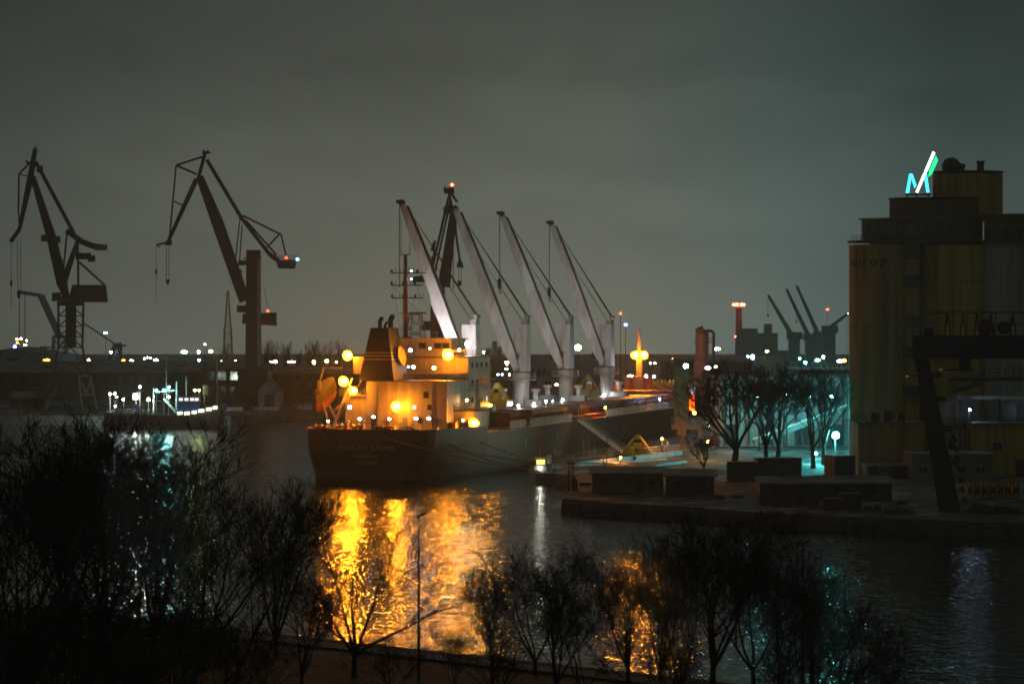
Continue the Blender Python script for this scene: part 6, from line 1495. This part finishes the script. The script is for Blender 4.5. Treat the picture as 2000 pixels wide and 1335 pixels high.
# ================================================================== BARE TREES
def grow(seed, H, spread, forks, up=.55, dens=1.0, narrow=False, leaves=120, thick=1.0, lean=0.0, tw=.022, limbs=None, thf=None):
    rr = random.Random(seed); trunk = MB(); crown = MB(); leaf = MB(); count = [0]
    def seg(mb, p, q, r0, r1, n): mb.tube(p, q, r0, r1, n=n, cap=False)
    def rnd(a): return Vector((rr.gauss(0, a), rr.gauss(0, a), rr.gauss(0, a)))
    def branch(p, d, Ln, r, lv):
        ns = (5, 4, 3, 3, 2)[lv]; q = p.copy(); dd = d.copy(); pts = [(q.copy(), dd.copy(), r)]
        for k in range(ns):
            dd = (dd + rnd((.07, .09, .11, .12, .12)[lv]) + Vector((0, 0, (.05, .16, .14, .10, .06)[lv]*up*2))).normalized()
            nq = q + dd*(Ln/ns); r1 = max(tw*.7, r*(1-.75*(k+1)/ns))
            seg(crown, q, nq, max(tw*.7, r*(1-.75*k/ns)), r1, 5 if lv < 1 else (4 if lv < 2 else 3)); count[0] += 1
            q = nq; pts.append((q.copy(), dd.copy(), r1))
        if lv < 4:
            nc = int(round((7, 5.0, 3.6, 1.6)[lv]*dens*rr.uniform(.8, 1.2)))
            for c in range(nc):
                f = rr.uniform(.25, 1.0); i = min(ns-1, int(f*ns)); t = f*ns-i
                bp = pts[i][0].lerp(pts[i+1][0], t); bd = pts[i+1][1]
                ax = bd.orthogonal().normalized(); ax.rotate(Matrix.Rotation(rr.uniform(0, 2*math.pi), 3, bd)); 
                ang = rr.uniform(.35, .85)*(.55 if narrow else 1)
                nd = (bd*math.cos(ang) + ax*math.sin(ang)).normalized()
                branch(bp, nd, Ln*rr.uniform(.50, .80)*(1.15-.5*f), max(tw, pts[i][2]*.55), lv+1)
        elif leaves and rr.random() < leaves/6000.0:
            for j in range(rr.randint(2, 5)):
                c = q + rnd(.12); a, b = rnd(.09), rnd(.09); leaf.add([c, c+a, c+a+b, c+b], [(0, 1, 2, 3)])
    # trunk
    th = H*(thf or (.12 if narrow else rr.uniform(.10, .16))); p = Vector((0, 0, -.3)); d = Vector((lean, 0, 1)).normalized(); r = H*.013*thick
    for k in range(4):
        nd = (d + Vector((rr.gauss(0, .05), rr.gauss(0, .05), 0))).normalized(); q = p + nd*((th+.3)/4); seg(trunk, p, q, r*(1.25-.1*k), r*(1.15-.1*k), 8); p = q
    for (lx, ly, lz, lf) in (limbs or ()):
        branch(p - Vector((0, 0, .15)), Vector((lx, ly, lz)).normalized(), (H-th)*lf, r*.72, 0)
    for k in range(0 if limbs else forks):
        a = 2*math.pi*(k/forks) + rr.uniform(-.4, .4); tilt = rr.uniform(.18, .55)*spread if k else .08
        d0 = Vector((math.sin(tilt)*math.cos(a), math.sin(tilt)*math.sin(a), math.cos(tilt)))
        branch(p - Vector((0, 0, .15)), d0, (H-th)*rr.uniform(.62, .86), r*rr.uniform(.5, .72), 0)
    zmax = max(v[2] for v in crown.v)
    return trunk, crown, leaf, zmax
TREES = []
def tree_kind(name, *a, **k):
    tr_, cr_, lf, zm = grow(*a, **k)
    me = []
    for nm, mb, m in (('trunk', tr_, M_bark), ('crown', cr_, M_bark), ('leaves', lf, M_leaf)):
        if not mb.v: me.append(None); continue
        d = bpy.data.meshes.new(name + '_' + nm); d.from_pydata(mb.v, [], mb.f); d.materials.append(m); d.update(); me.append(d)
    return me, zm
KIND = [tree_kind('bare_tree', 11, 15, 1.0, 5, dens=1.02), tree_kind('bare_tree', 23, 15, .8, 6, dens=1.0), tree_kind('bare_tree', 37, 14, 1.15, 4, dens=1.05), tree_kind('bare_tree', 51, 15, .7, 6, up=.75, dens=1.0),
        tree_kind('quay_tree', 64, 17, 1.3, 5, dens=.9, leaves=0, tw=.045, thf=.2, thick=1.6), tree_kind('quay_tree', 77, 17, 1.0, 4, dens=.9, leaves=0, tw=.045, thf=.22, thick=1.5), tree_kind('poplar', 85, 20, .22, 6, up=1.0, dens=.7, narrow=True, leaves=0, tw=.05), tree_kind('bush', 91, 6, 1.3, 7, dens=.75, leaves=60, tw=.016), tree_kind('bare_tree', 105, 15, 1, 4, dens=.95, up=.45, thick=1.25, limbs=((-.22, .05, 1, .85), (-.05, .3, 1, .6), (.32, -.1, 1, .8), (.95, .05, .62, .78), (-.5, -.2, .8, .5)))]
def plant(name, label, kind, loc, h, sx, rz, group, cat='tree'):
    me, zm = KIND[kind]; t = thing(name, label, cat, loc, rz, group); k = h/zm
    for nm, d in zip(('trunk', 'crown', 'leaves'), me):
        if d is None: continue
        o = bpy.data.objects.new(nm, d); col.objects.link(o); o.parent = t; o.scale = (k*sx, k*sx, k)
    return t
near = [ # u, v of the top, distance, kind, widening, label
 (30, 790, 150, 0, 1.0, 'bare tree at the extreme left edge of the near bank'), (118, 775, 158, 3, 1.0, 'dense bare tree second from the left edge'), (205, 770, 163, 1, 1.0, 'tall bare tree below the lattice tower crane'), (300, 790, 168, 3, 1.0, 'tall bare tree in front of the lit workboat'),
 (395, 880, 160, 0, 1.0, 'bare tree right of the workboat\'s reflection'), (60, 905, 140, 2, 1.1, 'lower spreading bare tree in the left corner'), (270, 930, 146, 2, 1.0, 'spreading bare tree in front of the dark left mass'),
 (540, 912, 172, 3, .9, 'bare tree left of the golden reflection'), (465, 985, 155, 0, .95, 'bare tree leaning over the grey water'), (692, 940, 160, 8, .78, 'bare tree with forked trunk black against the golden reflection'), (1045, 1015, 163, 0, .9, 'bare tree right of the golden reflection'),
 (1225, 1052, 158, 1, .85, 'slim bare tree over the smaller orange reflection'), (1395, 965, 156, 1, 1.05, 'largest bare tree at the right, below the huts'), (1330, 1085, 150, 0, .9, 'bare tree left beside the largest right-hand one'), (1520, 1045, 150, 3, 1.0, 'bare tree beside the right-hand street lamp'), (1635, 1150, 146, 0, 1.0, 'rightmost bare tree of the near bank'),
 (1140, 1150, 148, 2, .8, 'low bare tree between the two orange reflections'), (590, 1080, 150, 1, .8, 'low bare tree at the left rim of the golden reflection'), (890, 1190, 150, 0, .7, 'low bare tree under the left street lamp'), (960, 1095, 150, 3, .8, 'low bare tree just right of the left street lamp'), (1085, 1075, 148, 1, .9, 'bare tree at the right rim of the golden reflection'), (1290, 1010, 160, 3, .8, 'upright bare tree behind the largest right-hand one'), (1470, 1005, 158, 2, .9, 'wide bare tree between the largest one and the right street lamp'), (1590, 1095, 144, 1, .9, 'bare tree right of the right-hand street lamp'), (1715, 1215, 140, 2, .8, 'low bare tree in the bottom right')]
rt = random.Random(3)
for (u, v, Y, k, sx, lab) in near:
    x = (u-CX)/FPX*Y; zb = bank_z(x, Y); zt = CAMZ-(v-HZ)/FPX*Y
    plant('bare_tree', lab, k, (x, Y, zb-.1), zt-zb, sx*1.35, 0 if 'forked' in lab else rt.uniform(0, 6.28), 'bare trees of the near bank')
bushes = [(20, 1120, 128, 'bush in the bottom left corner'), (130, 1110, 130, 'bush second from the bottom left corner'), (240, 1120, 132, 'bush below the workboat\'s reflection'), (340, 1150, 134, 'bush at the right of the dark left corner'), (440, 1180, 140, 'bush below the leaning bare tree'), (70, 1200, 122, 'low bush at the very bottom left'), (190, 1210, 122, 'low bush at the bottom, left of centre of the dark corner'), (300, 1225, 124, 'low bush at the bottom of the dark corner'), (970, 1230, 146, 'bush below the right end of the golden reflection'), (760, 1240, 146, 'bush at the foot of the forked tree'), (1300, 1220, 140, 'bush at the foot of the largest right-hand tree'), (1560, 1230, 138, 'bush below the right street lamp'), (520, 1240, 145, 'bush left of the snowy footpath'), (1690, 1270, 136, 'small bush at the bottom right')]
for (u, v, Y, lab) in bushes:
    x = (u-CX)/FPX*Y; zb = bank_z(x, Y); zt = CAMZ-(v-HZ)/FPX*Y
    plant('bush', lab, 7, (x, Y, zb-.1), max(zt-zb, 1.5), 1.5, rt.uniform(0, 6.28), 'bushes of the near bank', 'bush')
quay_trees = [(1438, 692, 385, 4, 'largest bare tree on the quay, left of the group', 925, 1.5), (1497, 702, 392, 5, 'second bare tree of the quay group', 905, 1.35), (1522, 696, 400, 4, 'bare tree with forked trunk in the middle of the quay group', 912, 1.4), (1588, 712, 392, 5, 'fourth bare tree of the quay group', 918, 1.35), (1608, 700, 400, 5, 'slender bare tree nearest the silo', 920, 1.05), (1375, 838, 372, 4, 'small bare tree left of the quay group beside the orange lit quay', 935, 1.1)]
for (u, v, Y, k, lab, vb_, sx) in quay_trees:
    x = (u-CX)/FPX*Y; zt = CAMZ-(v-HZ)/FPX*Y; plant('bare_tree', lab, k, (x, Y, ZQ), zt-ZQ, sx, rt.uniform(0, 6.28), 'bare trees on the quay')
pops = [(522, 662), (534, 660), (556, 668), (562, 664), (584, 681), (602, 664), (611, 661), (622, 666), (642, 662), (662, 661), (440, 668), (412, 690)]
for i, (u, v) in enumerate(pops):
    Y = 985 + (i % 3)*18; x = (u-CX)/FPX*Y; zt = CAMZ-(v-HZ)/FPX*Y
    plant('poplar', ('hazy poplar ' + ('just right of the column crane', 'second right of the column crane', 'left of the second hazy clump', 'at the middle of the second hazy clump', 'lowest and alone between two clumps', 'left in the clump by the green lamp', 'middle of the clump by the green lamp', 'right in the clump by the green lamp', 'above the warm lamp near the davit', 'nearest the ship\'s funnel', 'behind the lattice mast', 'left of the lattice mast')[i]), 6, (x, Y, ZF), zt-ZF, 1.0, rt.uniform(0, 6.28), 'poplars in the haze')
# street lamps of the near bank, unlit
for k, (u, v, Y, dx) in enumerate(((818, 1003, 158, 1), (1568, 1056, 150, 1))):
    x = (u-CX)/FPX*Y; zb = bank_z(x, Y); zt = CAMZ-(v-HZ)/FPX*Y - zb
    t = thing('street_lamp', ('unlit street lamp black against the golden reflection', 'unlit street lamp among the right-hand bare trees')[k], 'street lamp', (x, Y, zb), 0, 'unlit street lamps')
    MB().tube((0, 0, 0), (0, 0, zt-.2), .09, .05, n=8).build('pole', M_dark, t)
    MB().hexa([(-.12, -.12, zt-.25), (.42, -.12, zt-.02), (.42, .12, zt-.02), (-.12, .12, zt-.25)], [(-.1, -.1, zt-.08), (.38, -.1, zt+.12), (.38, .1, zt+.12), (-.1, .1, zt-.08)]).build('lamp_head', M_dark, t)

# ================================================================== NIGHT HAZE
hz = MB().box(-1950, 1950, -60, 1800, -1.5, 78).build('haze', bpy.data.materials.new('night_haze'))
hm = hz.data.materials[0]; hm.use_nodes = True; nt = hm.node_tree; nt.nodes.clear()
pv_ = nt.nodes.new('ShaderNodeVolumePrincipled')
pv_.inputs['Color'].default_value = (0.86, 0.88, 0.87, 1); pv_.inputs['Density'].default_value = HAZE; pv_.inputs['Anisotropy'].default_value = 0.5
if 'Density Attribute' in pv_.inputs: pv_.inputs['Density Attribute'].default_value = ''
if 'Temperature Attribute' in pv_.inputs: pv_.inputs['Temperature Attribute'].default_value = ''
if 'Color Attribute' in pv_.inputs: pv_.inputs['Color Attribute'].default_value = ''
ot = nt.nodes.new('ShaderNodeOutputMaterial'); nt.links.new(pv_.outputs[0], ot.inputs['Volume'])
stuff(hz, 'thin night haze filling the whole harbour', 'haze')
hm.cycles.homogeneous_volume = True
